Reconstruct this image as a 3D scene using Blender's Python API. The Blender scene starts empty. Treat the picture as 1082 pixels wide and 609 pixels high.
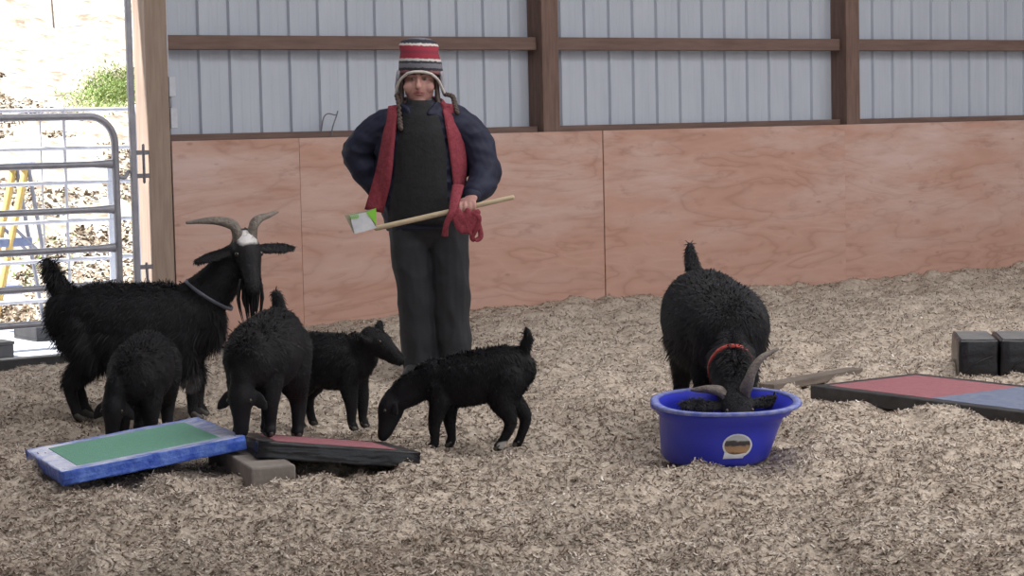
import bpy, bmesh, math, random
import numpy as np
from mathutils import Vector, Matrix, noise as mnoise

SC = bpy.context.scene
COL = SC.collection
random.seed(7)
RNG = np.random.default_rng(7)

# ------------------------------------------------------------------ camera, world, sun, large lights, exposure
FPX, IW, IH = 2290.0, 1082.0, 609.0
CAM_H = 1.29
PITCH, ROLL = math.radians(4.36), math.radians(-1.24)
cam_data = bpy.data.cameras.new('camera')
cam = bpy.data.objects.new('camera', cam_data)
COL.objects.link(cam)
cam_data.sensor_width = 36.0
cam_data.lens = 36.0 * FPX / IW
cam_data.clip_end = 200
cam.matrix_world = (Matrix.Translation((0, 0, CAM_H)) @ Matrix.Rotation(math.pi / 2 - PITCH, 4, 'X')
                    @ Matrix.Rotation(ROLL, 4, 'Z'))
SC.camera = cam

world = bpy.data.worlds.new('sky')
SC.world = world
world.use_nodes = True
bg = world.node_tree.nodes['Background']
bg.inputs[0].default_value = (0.86, 0.93, 1.0, 1)
bg.inputs[1].default_value = 1.9

sun_d = bpy.data.lights.new('sun', 'SUN')
sun_d.energy = 20.0
sun_d.angle = math.radians(1.0)
sun_d.color = (1.0, 0.97, 0.92)
sun = bpy.data.objects.new('sun', sun_d)
COL.objects.link(sun)
_to_sun = Vector((-0.905, -0.451, 1.45)).normalized()
sun.rotation_euler = _to_sun.to_track_quat('Z', 'Y').to_euler()


def add_fill_light(name, loc, sx, sy, rz, power):  # area lamp added under the closed roof to brighten the interior
    d = bpy.data.lights.new(name, 'AREA')
    d.shape = 'RECTANGLE'
    d.size, d.size_y = sx, sy
    d.energy = power
    d.color = (1.0, 0.985, 0.97)
    o = bpy.data.objects.new(name, d)
    COL.objects.link(o)
    o.location = loc
    o.rotation_euler = (0, 0, rz)
    return o


SC.view_settings.view_transform = 'Standard'
SC.view_settings.look = 'None'
SC.view_settings.gamma = 1.0
SC.view_settings.use_curve_mapping = False
SC.view_settings.exposure = -0.62

# wall frame: u runs along the back wall, v is the distance in front of the plywood face
P0 = Vector((-1.368, 14.18, 0))
DU = Vector((0.8187, 0.5742, 0)).normalized()
NV = Vector((DU.y, -DU.x, 0))
WALL_RZ = math.atan2(DU.y, DU.x)


def W(u, v, z):
    return P0 + DU * u + NV * v + Vector((0, 0, z))


add_fill_light('added_roof_fill', W(3.0, 5.6, 5.1), 14.0, 2.4, WALL_RZ, 640)  # two added fill lamps, out of view, no roof opening behind them
add_fill_light('added_roof_fill', W(3.0, 11.4, 5.3), 14.0, 2.4, WALL_RZ, 880)

# ------------------------------------------------------------------ helpers
RCAM = cam.matrix_world.to_3x3()


def ray(px, py):
    return RCAM @ Vector(((px - IW / 2) / FPX, -(py - IH / 2) / FPX, -1.0))


def at_y(px, py, Y):
    r = ray(px, py)
    t = Y / r.y
    return Vector((r.x * t, Y, CAM_H + r.z * t))


def at_z(px, py, z=0.0):
    r = ray(px, py)
    t = (z - CAM_H) / r.z
    return Vector((r.x * t, r.y * t, z))


def node_mat(name):
    m = bpy.data.materials.new(name)
    m.use_nodes = True
    nt = m.node_tree
    b = nt.nodes['Principled BSDF']
    return m, nt, b


def N(nt, kind, **kw):
    n = nt.nodes.new(kind)
    for k, v in kw.items():
        if hasattr(n, k):
            setattr(n, k, v)
        else:
            n.inputs[k].default_value = v
    return n


def ramp(nt, stops):
    r = nt.nodes.new('ShaderNodeValToRGB')
    e = r.color_ramp.elements
    while len(e) < len(stops):
        e.new(0.5)
    for el, (p, c) in zip(e, stops):
        el.position = p
        el.color = (*c, 1)
    return r


def mat(name, c1, c2=None, rough=0.6, scale=20.0, bump=0.0, metal=0.0, spec=0.5, stretch=(1, 1, 1), bscale=None, detail=5.0):
    m, nt, b = node_mat(name)
    b.inputs['Roughness'].default_value = rough
    b.inputs['Metallic'].default_value = metal
    b.inputs['Specular IOR Level'].default_value = spec
    c2 = c2 or tuple(x * 0.8 for x in c1)
    tc = N(nt, 'ShaderNodeTexCoord')
    mp = N(nt, 'ShaderNodeMapping')
    mp.inputs['Scale'].default_value = stretch
    nt.links.new(tc.outputs['Object'], mp.inputs['Vector'])
    nz = N(nt, 'ShaderNodeTexNoise', Scale=scale, Detail=detail, Roughness=0.6)
    nt.links.new(mp.outputs[0], nz.inputs['Vector'])
    rp = ramp(nt, [(0.35, c1), (0.65, c2)])
    nt.links.new(nz.outputs['Fac'], rp.inputs[0])
    nt.links.new(rp.outputs[0], b.inputs['Base Color'])
    if bump:
        n2 = N(nt, 'ShaderNodeTexNoise', Scale=bscale or scale * 2, Detail=4.0)
        nt.links.new(mp.outputs[0], n2.inputs['Vector'])
        bp = N(nt, 'ShaderNodeBump', Strength=bump, Distance=0.01)
        nt.links.new(n2.outputs['Fac'], bp.inputs['Height'])
        nt.links.new(bp.outputs[0], b.inputs['Normal'])
    return m


def link(name, me, m=None, parent=None, smooth=False):
    o = bpy.data.objects.new(name, me)
    COL.objects.link(o)
    if m is not None:
        me.materials.clear()
        me.materials.append(m)
    if parent is not None:
        o.parent = parent
    if smooth:
        me.polygons.foreach_set('use_smooth', np.ones(len(me.polygons), dtype=bool))
    return o


def obj(name, bm, m=None, parent=None, smooth=False, bevel=0.0):
    if bevel:
        bmesh.ops.bevel(bm, geom=list(bm.edges), offset=bevel, segments=2, affect='EDGES', profile=0.5)
    bmesh.ops.recalc_face_normals(bm, faces=bm.faces)
    me = bpy.data.meshes.new(name)
    bm.to_mesh(me)
    bm.free()
    return link(name, me, m, parent, smooth)


def empty(name, loc=(0, 0, 0), rz=0.0):
    o = bpy.data.objects.new(name, None)
    COL.objects.link(o)
    o.location = loc
    o.rotation_euler = (0, 0, rz)
    o.empty_display_size = 0.1
    return o


def tag(o, label=None, cat=None, group=None, kind=None):
    for k, v in (('label', label), ('category', cat), ('group', group), ('kind', kind)):
        if v:
            o[k] = v
    return o


def box(bm, lo, hi, M=None):
    c = [Vector((x, y, z)) for x in (lo[0], hi[0]) for y in (lo[1], hi[1]) for z in (lo[2], hi[2])]
    if M is not None:
        c = [M @ v for v in c]
    v = [bm.verts.new(p) for p in c]
    for f in ((0, 1, 3, 2), (4, 6, 7, 5), (0, 4, 5, 1), (2, 3, 7, 6), (0, 2, 6, 4), (1, 5, 7, 3)):
        bm.faces.new([v[i] for i in f])
    return v


def box_obj(name, lo, hi, m, parent=None, bevel=0.0):
    bm = bmesh.new()
    box(bm, lo, hi)
    return obj(name, bm, m, parent, bevel=bevel)


def spline(pts, n):
    pts = [Vector(p) for p in pts]
    if len(pts) < 2:
        return pts
    P = [pts[0] * 2 - pts[1]] + pts + [pts[-1] * 2 - pts[-2]]
    out = []
    for i in range(1, len(P) - 2):
        for k in range(n):
            t = k / n
            a, b, c, d = P[i - 1], P[i], P[i + 1], P[i + 2]
            out.append(0.5 * ((2 * b) + (c - a) * t + (2 * a - 5 * b + 4 * c - d) * t * t + (3 * b - a - 3 * c + d) * t ** 3))
    out.append(pts[-1])
    return out


def tube(bm, pts, radii, side=(0, 1, 0), seg=12, sub=4, caps=True, flat_caps=False):
    """closed tube through pts; a radius is a float or (along side, across side)"""
    rr = [Vector((r, r, 0)) if not isinstance(r, (tuple, list)) else Vector((r[0], r[1], 0)) for r in radii]
    C = spline(pts, sub)
    R = spline(rr, sub)
    n = len(C)
    rings = []
    side = Vector(side)
    T = []
    for i in range(n):
        t = C[min(i + 1, n - 1)] - C[max(i - 1, 0)]
        T.append(t.normalized() if t.length > 1e-9 else Vector((1, 0, 0)))
    stations = []
    if caps and not flat_caps:
        for a in (80, 55, 28):
            a = math.radians(a)
            stations.append((C[0] - T[0] * min(R[0].x, R[0].y) * math.sin(a), R[0] * math.cos(a), T[0]))
    stations += [(C[i], R[i], T[i]) for i in range(n)]
    if caps and not flat_caps:
        for a in (28, 55, 80):
            a = math.radians(a)
            stations.append((C[-1] + T[-1] * min(R[-1].x, R[-1].y) * math.sin(a), R[-1] * math.cos(a), T[-1]))
    for c, r, t in stations:
        s = side - t * side.dot(t)
        if s.length < 1e-4:
            s = Vector((1, 0, 0)) - t * t.x
        s.normalize()
        w = t.cross(s)
        rx, ry = max(r.x, 1e-4), max(r.y, 1e-4)
        rings.append([bm.verts.new(c + s * rx * math.cos(2 * math.pi * k / seg) + w * ry * math.sin(2 * math.pi * k / seg)) for k in range(seg)])
    for a, b in zip(rings[:-1], rings[1:]):
        for k in range(seg):
            bm.faces.new((a[k], a[(k + 1) % seg], b[(k + 1) % seg], b[k]))
    if caps:
        bm.faces.new(rings[0][::-1])
        bm.faces.new(rings[-1])


def tube_obj(name, pts, radii, m, parent=None, **kw):
    bm = bmesh.new()
    if not isinstance(radii, (list, tuple)):
        radii = [radii] * len(pts)
    tube(bm, pts, radii, **kw)
    return obj(name, bm, m, parent, smooth=True)


def crumple(o, amp, f, ridge=True):
    """cloth folds: push the skin in and out along its normals"""
    vv = o.data.vertices
    co, nr = np.empty(len(vv) * 3), np.empty(len(vv) * 3)
    vv.foreach_get('co', co)
    vv.foreach_get('normal', nr)
    co, nr = co.reshape(-1, 3), nr.reshape(-1, 3)
    dd = np.empty(len(vv))
    for i, (x, y, z) in enumerate(co.tolist()):
        n1 = mnoise.noise(Vector((x * f[0], y * f[1], z * f[2])))
        n2 = mnoise.noise(Vector((x * f[0] * 2.1 + 7, y * f[1] * 2.1, z * f[2] * 2.1 + x * 9)))
        dd[i] = (0.5 - abs(n1)) * 1.4 - 0.4 + 0.35 * n2 if ridge else n1 + 0.4 * n2
    vv.foreach_set('co', (co + nr * (amp * dd)[:, None]).ravel())
    o.data.update()


def ellipsoid(bm, c, r, M=None, u=16, v=10):
    mat4 = Matrix.Translation(c) @ (M.to_4x4() if M is not None else Matrix.Identity(4)) @ Matrix.Diagonal((*r, 1))
    bmesh.ops.create_uvsphere(bm, u_segments=u, v_segments=v, radius=1.0, matrix=mat4)


def fuse(name, bm, m, parent, voxel, smooth=5):
    """voxel-fuse overlapping closed shapes into one continuous skin"""
    bmesh.ops.recalc_face_normals(bm, faces=bm.faces)
    me = bpy.data.meshes.new('tmp')
    bm.to_mesh(me)
    bm.free()
    t = bpy.data.objects.new('tmp', me)
    COL.objects.link(t)
    r = t.modifiers.new('r', 'REMESH')
    r.mode = 'VOXEL'
    r.voxel_size = voxel
    s = t.modifiers.new('s', 'SMOOTH')
    s.factor = 0.5
    s.iterations = smooth
    dg = bpy.context.evaluated_depsgraph_get()
    dg.update()
    nm = bpy.data.meshes.new_from_object(t.evaluated_get(dg))
    bpy.data.objects.remove(t)
    bpy.data.meshes.remove(me)
    nm.name = name
    return link(name, nm, m, parent, smooth=True)


# ------------------------------------------------------------------ materials
def mat_plywood():
    m, nt, b = node_mat('plywood')
    b.inputs['Roughness'].default_value = 0.72
    b.inputs['Specular IOR Level'].default_value = 0.25
    tc = N(nt, 'ShaderNodeTexCoord')
    oi = N(nt, 'ShaderNodeObjectInfo')
    rv = N(nt, 'ShaderNodeVectorMath', operation='SCALE')
    cb = N(nt, 'ShaderNodeCombineXYZ', X=17.0, Y=9.0, Z=31.0)
    nt.links.new(cb.outputs[0], rv.inputs[0])
    nt.links.new(oi.outputs['Random'], rv.inputs['Scale'])
    ad = N(nt, 'ShaderNodeVectorMath', operation='ADD')
    nt.links.new(tc.outputs['Object'], ad.inputs[0])
    nt.links.new(rv.outputs[0], ad.inputs[1])
    mp = N(nt, 'ShaderNodeMapping')
    mp.inputs['Scale'].default_value = (0.55, 1, 2.4)
    nt.links.new(ad.outputs[0], mp.inputs['Vector'])
    big = N(nt, 'ShaderNodeTexNoise', Scale=1.5, Detail=3.0, Roughness=0.55, Distortion=0.4)
    nt.links.new(mp.outputs[0], big.inputs['Vector'])
    mul = N(nt, 'ShaderNodeMath', operation='MULTIPLY')
    mul.inputs[1].default_value = 13.0
    nt.links.new(big.outputs['Fac'], mul.inputs[0])
    fr = N(nt, 'ShaderNodeMath', operation='PINGPONG')
    fr.inputs[1].default_value = 1.0
    nt.links.new(mul.outputs[0], fr.inputs[0])
    grain = ramp(nt, [(0.0, (0.45, 0.26, 0.20)), (0.22, (0.51, 0.305, 0.24)), (1.0, (0.55, 0.335, 0.268))])
    nt.links.new(fr.outputs[0], grain.inputs[0])
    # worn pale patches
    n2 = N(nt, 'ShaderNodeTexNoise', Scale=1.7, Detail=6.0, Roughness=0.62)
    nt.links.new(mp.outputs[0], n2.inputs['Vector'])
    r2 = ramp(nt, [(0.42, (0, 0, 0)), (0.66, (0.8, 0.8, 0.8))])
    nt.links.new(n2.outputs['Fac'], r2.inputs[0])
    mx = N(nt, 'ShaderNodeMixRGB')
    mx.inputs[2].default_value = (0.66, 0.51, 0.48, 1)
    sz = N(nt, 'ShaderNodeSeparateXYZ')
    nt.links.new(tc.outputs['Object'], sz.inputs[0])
    zr = N(nt, 'ShaderNodeMapRange')      # pale patches get stronger towards the top of the sheets
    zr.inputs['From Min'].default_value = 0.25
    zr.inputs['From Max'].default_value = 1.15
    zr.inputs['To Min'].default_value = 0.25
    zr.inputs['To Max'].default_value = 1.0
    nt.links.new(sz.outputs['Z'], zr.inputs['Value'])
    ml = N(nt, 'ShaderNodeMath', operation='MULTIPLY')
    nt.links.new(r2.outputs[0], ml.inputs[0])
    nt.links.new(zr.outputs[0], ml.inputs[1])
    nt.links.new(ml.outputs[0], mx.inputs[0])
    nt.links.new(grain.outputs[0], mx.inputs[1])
    # dark scuffs and knots
    mp3 = N(nt, 'ShaderNodeMapping')
    mp3.inputs['Scale'].default_value = (1.3, 1, 3.0)
    nt.links.new(ad.outputs[0], mp3.inputs['Vector'])
    n3 = N(nt, 'ShaderNodeTexNoise', Scale=3.4, Detail=4.0, Roughness=0.6)
    nt.links.new(mp3.outputs[0], n3.inputs['Vector'])
    r3 = ramp(nt, [(0.28, (0.5, 0.5, 0.5)), (0.41, (0, 0, 0))])
    nt.links.new(n3.outputs['Fac'], r3.inputs[0])
    mx2 = N(nt, 'ShaderNodeMixRGB')
    mx2.inputs[2].default_value = (0.36, 0.20, 0.16, 1)
    nt.links.new(r3.outputs[0], mx2.inputs[0])
    nt.links.new(mx.outputs[0], mx2.inputs[1])
    vo = N(nt, 'ShaderNodeTexVoronoi', Scale=1.6)
    nt.links.new(mp3.outputs[0], vo.inputs['Vector'])
    r4 = ramp(nt, [(0.03, (0.5, 0.5, 0.5)), (0.06, (0, 0, 0))])
    nt.links.new(vo.outputs['Distance'], r4.inputs[0])
    mx3 = N(nt, 'ShaderNodeMixRGB')
    mx3.inputs[2].default_value = (0.30, 0.17, 0.13, 1)
    nt.links.new(r4.outputs[0], mx3.inputs[0])
    nt.links.new(mx2.outputs[0], mx3.inputs[1])
    nt.links.new(mx3.outputs[0], b.inputs['Base Color'])
    bp = N(nt, 'ShaderNodeBump', Strength=0.15, Distance=0.01)
    nt.links.new(fr.outputs[0], bp.inputs['Height'])
    nt.links.new(bp.outputs[0], b.inputs['Normal'])
    return m


def mat_chips(name, stops, rough=0.85):
    """each separate flake takes its own colour"""
    m, nt, b = node_mat(name)
    b.inputs['Roughness'].default_value = rough
    b.inputs['Specular IOR Level'].default_value = 0.2
    g = N(nt, 'ShaderNodeNewGeometry')
    rp = ramp(nt, stops)
    nt.links.new(g.outputs['Random Per Island'], rp.inputs[0])
    tc = N(nt, 'ShaderNodeTexCoord')
    nz = N(nt, 'ShaderNodeTexNoise', Scale=1.3, Detail=6.0, Roughness=0.65)
    nt.links.new(tc.outputs['Object'], nz.inputs['Vector'])
    r2 = ramp(nt, [(0.36, (0.62, 0.57, 0.53)), (0.62, (1, 1, 1))])
    nt.links.new(nz.outputs['Fac'], r2.inputs[0])
    mx = N(nt, 'ShaderNodeMixRGB', blend_type='MULTIPLY')
    mx.inputs[0].default_value = 1.0
    nt.links.new(rp.outputs[0], mx.inputs[1])
    nt.links.new(r2.outputs[0], mx.inputs[2])
    nt.links.new(mx.outputs[0], b.inputs['Base Color'])
    return m


def mat_fur(name, base, tip, blaze=None, blaze_r=(0.05, 0.05, 0.05), extra=()):
    """coat colour; white or grey markings sit at fixed places of the animal's own coordinates"""
    m, nt, b = node_mat(name)
    b.inputs['Roughness'].default_value = 0.62
    b.inputs['Specular IOR Level'].default_value = 0.22
    b.inputs['Sheen Weight'].default_value = 0.0
    tc = N(nt, 'ShaderNodeTexCoord')
    nz = N(nt, 'ShaderNodeTexNoise', Scale=14.0, Detail=5.0, Roughness=0.65)
    nt.links.new(tc.outputs['Object'], nz.inputs['Vector'])
    rp = ramp(nt, [(0.35, base), (0.7, tip)])
    nt.links.new(nz.outputs['Fac'], rp.inputs[0])
    last = rp.outputs[0]
    marks = list(extra)
    if blaze is not None:
        marks.append((blaze, blaze_r, (0.72, 0.70, 0.70)))
    for c, r, colr in marks:
        sb = N(nt, 'ShaderNodeVectorMath', operation='SUBTRACT')
        sb.inputs[1].default_value = c
        nt.links.new(tc.outputs['Object'], sb.inputs[0])
        dv = N(nt, 'ShaderNodeVectorMath', operation='DIVIDE')
        dv.inputs[1].default_value = r
        nt.links.new(sb.outputs[0], dv.inputs[0])
        ln = N(nt, 'ShaderNodeVectorMath', operation='LENGTH')
        nt.links.new(dv.outputs[0], ln.inputs[0])
        aa = N(nt, 'ShaderNodeMath', operation='MULTIPLY_ADD')
        aa.inputs[1].default_value = 0.5
        nt.links.new(nz.outputs['Fac'], aa.inputs[0])
        nt.links.new(ln.outputs['Value'], aa.inputs[2])
        rr = ramp(nt, [(0.5, (1, 1, 1)), (0.62, (0, 0, 0))])
        hf = N(nt, 'ShaderNodeMath', operation='MULTIPLY')
        hf.inputs[1].default_value = 0.46
        nt.links.new(aa.outputs[0], hf.inputs[0])
        nt.links.new(hf.outputs[0], rr.inputs[0])
        mx = N(nt, 'ShaderNodeMixRGB')
        mx.inputs[2].default_value = (*colr, 1)
        nt.links.new(rr.outputs[0], mx.inputs[0])
        nt.links.new(last, mx.inputs[1])
        last = mx.outputs[0]
    nt.links.new(last, b.inputs['Base Color'])
    return m


M = {}
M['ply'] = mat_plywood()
M['siding'] = mat('white_siding', (0.52, 0.56, 0.645), (0.47, 0.51, 0.60), rough=0.5, scale=3.0, stretch=(2.5, 1, 0.4))
M['beam'] = mat('brown_beam', (0.145, 0.09, 0.078), (0.20, 0.13, 0.11), rough=0.8, scale=9, stretch=(0.4, 3, 4), bump=0.3)
M['post'] = mat('brown_post', (0.14, 0.085, 0.072), (0.21, 0.135, 0.11), rough=0.8, scale=9, stretch=(4, 4, 0.4), bump=0.3)
M['jamb'] = mat('door_post_wood', (0.36, 0.275, 0.22), (0.28, 0.205, 0.165), rough=0.8, scale=6, stretch=(5, 5, 0.5), bump=0.3)
M['galv'] = mat('galvanised', (0.33, 0.33, 0.37), (0.26, 0.26, 0.30), rough=0.42, scale=12, metal=0.35)
M['galv_light'] = mat('light_steel', (0.62, 0.62, 0.66), (0.52, 0.52, 0.56), rough=0.5, scale=12, metal=0.2)
M['darksteel'] = mat('grey_steel', (0.22, 0.22, 0.25), (0.17, 0.17, 0.2), rough=0.5, scale=12, metal=0.4)
M['shavings'] = mat_chips('shavings', [(0.0, (0.22, 0.175, 0.145)), (0.3, (0.42, 0.355, 0.305)), (0.75, (0.56, 0.485, 0.425)), (0.95, (0.74, 0.67, 0.60)), (1.0, (0.92, 0.88, 0.82))])
M['bedding'] = mat('bedding', (0.42, 0.35, 0.29), (0.58, 0.50, 0.425), rough=0.95, scale=26, bump=1.0, bscale=60, spec=0.1, detail=8)
M['rubber'] = mat('black_rubber', (0.018, 0.018, 0.02), (0.035, 0.034, 0.036), rough=0.55, scale=8, bump=0.25)
M['wrap'] = mat('black_plastic_wrap', (0.008, 0.008, 0.011), (0.015, 0.015, 0.019), rough=0.28, scale=6, bump=0.6, bscale=14)
M['concrete'] = mat('concrete', (0.52, 0.54, 0.60), (0.42, 0.44, 0.50), rough=0.9, scale=30, bump=0.4)
M['tub'] = mat('blue_plastic', (0.024, 0.034, 0.45), (0.030, 0.042, 0.52), rough=0.42, scale=5)
M['tub_rim'] = mat('scuffed_blue_rim', (0.10, 0.13, 0.48), (0.26, 0.29, 0.52), rough=0.6, scale=30)
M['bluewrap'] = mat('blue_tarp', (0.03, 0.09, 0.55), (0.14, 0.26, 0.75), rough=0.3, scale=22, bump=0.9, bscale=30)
M['blue_sheen'] = mat('blue_tarp_sheen', (0.34, 0.40, 0.78), (0.68, 0.71, 0.90), rough=0.24, scale=14, bump=0.5, bscale=40)  # blue tarp with the doorway's white sheen painted into its colour
M['green'] = mat('green_felt', (0.17, 0.40, 0.30), (0.145, 0.35, 0.26), rough=0.8, scale=60, bump=0.3, bscale=200)
M['red'] = mat('red_felt', (0.33, 0.125, 0.145), (0.27, 0.10, 0.12), rough=0.85, scale=40, bump=0.3, bscale=160)
M['bluefelt'] = mat('dusty_blue_felt', (0.125, 0.155, 0.25), (0.18, 0.20, 0.28), rough=0.85, scale=24, bump=0.3, bscale=160)
M['block'] = mat('weathered_block', (0.19, 0.165, 0.15), (0.27, 0.235, 0.21), rough=0.85, scale=10, bump=0.5)
M['darkwood'] = mat('dark_plank', (0.13, 0.105, 0.09), (0.20, 0.165, 0.14), rough=0.85, scale=8, stretch=(0.5, 4, 4), bump=0.4)
M['blackframe'] = mat('black_painted_wood', (0.020, 0.019, 0.022), (0.045, 0.043, 0.046), rough=0.5, scale=14, bump=0.3)
M['horn'] = mat('horn', (0.22, 0.185, 0.16), (0.12, 0.10, 0.085), rough=0.6, scale=30, bump=0.8, bscale=90)
M['hoof'] = mat('hoof', (0.05, 0.045, 0.04), (0.09, 0.08, 0.07), rough=0.6)
M['eye'] = mat('goat_eye', (0.03, 0.022, 0.014), (0.02, 0.015, 0.01), rough=0.2)
M['skin'] = mat('skin', (0.46, 0.25, 0.215), (0.40, 0.20, 0.175), rough=0.55, scale=14)
M['lip'] = mat('lips', (0.36, 0.12, 0.115), rough=0.5)
M['brow'] = mat('brow_hair', (0.10, 0.06, 0.045), rough=0.8)
M['hair'] = mat('dark_hair', (0.05, 0.035, 0.03), (0.09, 0.06, 0.05), rough=0.6, scale=50)
M['navy'] = mat('navy_shell', (0.012, 0.014, 0.032), (0.019, 0.022, 0.048), rough=0.68, spec=0.3, scale=8, bump=0.5, bscale=12)
M['fleece'] = mat('black_fleece', (0.008, 0.008, 0.010), (0.014, 0.014, 0.017), rough=0.9, scale=30, bump=0.3)
M['collar_grey'] = mat('grey_turtleneck', (0.13, 0.14, 0.17), (0.10, 0.105, 0.13), rough=0.9, scale=40)
M['crimson'] = mat('red_knit', (0.19, 0.022, 0.038), (0.26, 0.04, 0.058), rough=0.85, scale=60, bump=0.4, bscale=120)
M['trouser'] = mat('charcoal_trousers', (0.014, 0.0145, 0.019), (0.024, 0.025, 0.032), rough=0.8, scale=8, bump=0.5, bscale=9)
M['boot'] = mat('dark_boot', (0.03, 0.028, 0.028), rough=0.6)
M['sole'] = mat('pale_boot_sole', (0.45, 0.44, 0.43), rough=0.8)
M['stick'] = mat('pale_stick', (0.52, 0.42, 0.29), (0.42, 0.33, 0.22), rough=0.6, scale=12, stretch=(0.5, 4, 4))
M['white'] = mat('white_card', (0.72, 0.73, 0.76), (0.58, 0.60, 0.66), rough=0.45, scale=22)
M['lime'] = mat('lime_green_card', (0.25, 0.62, 0.06), (0.22, 0.55, 0.06), rough=0.6)
M['beige'] = mat('beige_card', (0.42, 0.36, 0.29), rough=0.8)
M['boxwhite'] = mat('pale_electrical_box', (0.62, 0.64, 0.72), (0.54, 0.56, 0.64), rough=0.5)
M['yellow'] = mat('yellow_wood', (0.72, 0.50, 0.16), (0.62, 0.42, 0.13), rough=0.7)
M['steelblue'] = mat('blue_grey_step', (0.22, 0.26, 0.40), (0.17, 0.20, 0.33), rough=0.5)
M['litter_ground'] = mat('leaf_litter_ground', (0.20, 0.155, 0.115), (0.60, 0.55, 0.47), rough=0.95, scale=4.5, detail=9.0, bump=0.8, bscale=20)
M['leaves'] = mat_chips('dry_leaves', [(0.0, (0.10, 0.075, 0.055)), (0.3, (0.19, 0.145, 0.105)), (0.6, (0.34, 0.28, 0.21)), (1.0, (0.6, 0.54, 0.45))])
M['grass'] = mat_chips('grass_blades', [(0.0, (0.20, 0.30, 0.09)), (0.5, (0.34, 0.46, 0.17)), (1.0, (0.52, 0.58, 0.30))])
M['roof'] = mat('roof_underside', (0.42, 0.42, 0.44), rough=0.8)

# ------------------------------------------------------------------ setting: floor
DOOR_U0, DOOR_U1 = -4.75, -1.075
DIP = 0.125


def ground_z(u, v):
    """numpy: smooth bedding level (no clumps); it drops towards the doorway"""
    du = np.maximum(0, u - (-0.75))
    dv = np.maximum(0, v)
    t = np.clip(1 - np.sqrt((du / 0.7) ** 2 + (dv / 2.4) ** 2), 0, 1)
    return -DIP * t * t * (3 - 2 * t)


def uv_of(x, y):
    dx, dy = x - P0.x, y - P0.y
    return dx * DU.x + dy * DU.y, dx * NV.x + dy * NV.y


def vnoise(x, y, seed):
    """value noise on arrays"""
    xi, yi = np.floor(x).astype(np.int64), np.floor(y).astype(np.int64)
    fx, fy = x - xi, y - yi
    fx, fy = fx * fx * (3 - 2 * fx), fy * fy * (3 - 2 * fy)

    def h(a, b):
        n = (a * 374761393 + b * 668265263 + seed * 144665) & 0x7fffffff
        n = ((n ^ (n >> 13)) * 1274126177) & 0x7fffffff
        return ((n ^ (n >> 16)) & 0xffff) / 65535.0
    return (h(xi, yi) * (1 - fx) + h(xi + 1, yi) * fx) * (1 - fy) + (h(xi, yi + 1) * (1 - fx) + h(xi + 1, yi + 1) * fx) * fy - 0.5


def clumps(x, y):
    return (0.050 * vnoise(x * 2.2, y * 2.2, 1) + 0.085 * vnoise(x * 5.5, y * 5.5, 2)
            + 0.052 * vnoise(x * 12, y * 12, 3) + 0.016 * vnoise(x * 27, y * 27, 4))


def grid_mesh(name, X, Y, Z):
    nu, nv = X.shape
    co = np.stack([X, Y, Z], -1).reshape(-1, 3)
    idx = np.arange(nu * nv).reshape(nu, nv)
    q = np.stack([idx[:-1, :-1], idx[1:, :-1], idx[1:, 1:], idx[:-1, 1:]], -1).reshape(-1, 4)
    me = bpy.data.meshes.new(name)
    me.vertices.add(len(co))
    me.vertices.foreach_set('co', co.ravel())
    me.loops.add(q.size)
    me.loops.foreach_set('vertex_index', q.ravel())
    me.polygons.add(len(q))
    me.polygons.foreach_set('loop_start', np.arange(0, q.size, 4))
    me.update(calc_edges=True)
    return me


def poly_mesh(name, co, faces):
    """co (n,3), faces (m,k)"""
    me = bpy.data.meshes.new(name)
    k = faces.shape[1]
    me.vertices.add(len(co))
    me.vertices.foreach_set('co', co.ravel())
    me.loops.add(faces.size)
    me.loops.foreach_set('vertex_index', faces.ravel())
    me.polygons.add(len(faces))
    me.polygons.foreach_set('loop_start', np.arange(0, faces.size, k))
    me.update(calc_edges=True)
    return me


us = np.concatenate([np.linspace(-14, -6.1, 12), np.arange(-6.0, 8.2, 0.035), np.linspace(8.4, 16, 12)])
vs = np.concatenate([np.arange(-0.02, 10.2, 0.035), np.linspace(10.4, 24, 16)])
UU, VV = np.meshgrid(us, vs, indexing='ij')
XX = P0.x + DU.x * UU + NV.x * VV
YY = P0.y + DU.y * UU + NV.y * VV
ZZ = ground_z(UU, VV) + clumps(XX, YY) * np.clip(VV / 0.3 + 0.3, 0, 1) - 0.006
floor = link('floor', grid_mesh('floor', XX, YY, ZZ), M['bedding'], smooth=True)
tag(floor, 'arena floor deep in pale wood shavings', kind='structure')


def floor_at(x, y):
    u, v = uv_of(np.asarray(x), np.asarray(y))
    return ground_z(u, v) + clumps(np.asarray(x), np.asarray(y)) * np.clip(v / 0.3 + 0.3, 0, 1) - 0.006


def flakes(name, x, y, z, length, width, m, tilt=0.5, curl=0.3):
    n = len(x)
    yaw = RNG.uniform(0, 2 * np.pi, n)
    pit = RNG.normal(0, tilt, n)
    rol = RNG.normal(0, tilt, n)
    d = np.stack([np.cos(yaw) * np.cos(pit), np.sin(yaw) * np.cos(pit), np.sin(pit)], 1)
    s = np.stack([-np.sin(yaw) * np.cos(rol), np.cos(yaw) * np.cos(rol), np.sin(rol)], 1)
    up = np.cross(d, s)
    c = np.stack([x, y, z + 0.25 * length * np.abs(np.sin(pit)) + 0.0015], 1)
    L, Wd = length[:, None] / 2, width[:, None] / 2
    cu = (RNG.uniform(-curl, curl, n) * length)[:, None]
    co = np.stack([c - d * L - s * Wd + up * cu, c - d * L + s * Wd + up * cu, c - s * Wd, c + s * Wd,
                   c + d * L - s * Wd + up * cu, c + d * L + s * Wd + up * cu], 1).reshape(-1, 3)
    b = np.arange(n)[:, None] * 6
    f = np.concatenate([b + np.array([[0, 2, 3, 1]]), b + np.array([[2, 4, 5, 3]])], 1).reshape(-1, 4)
    return poly_mesh(name, co, f)


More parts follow.
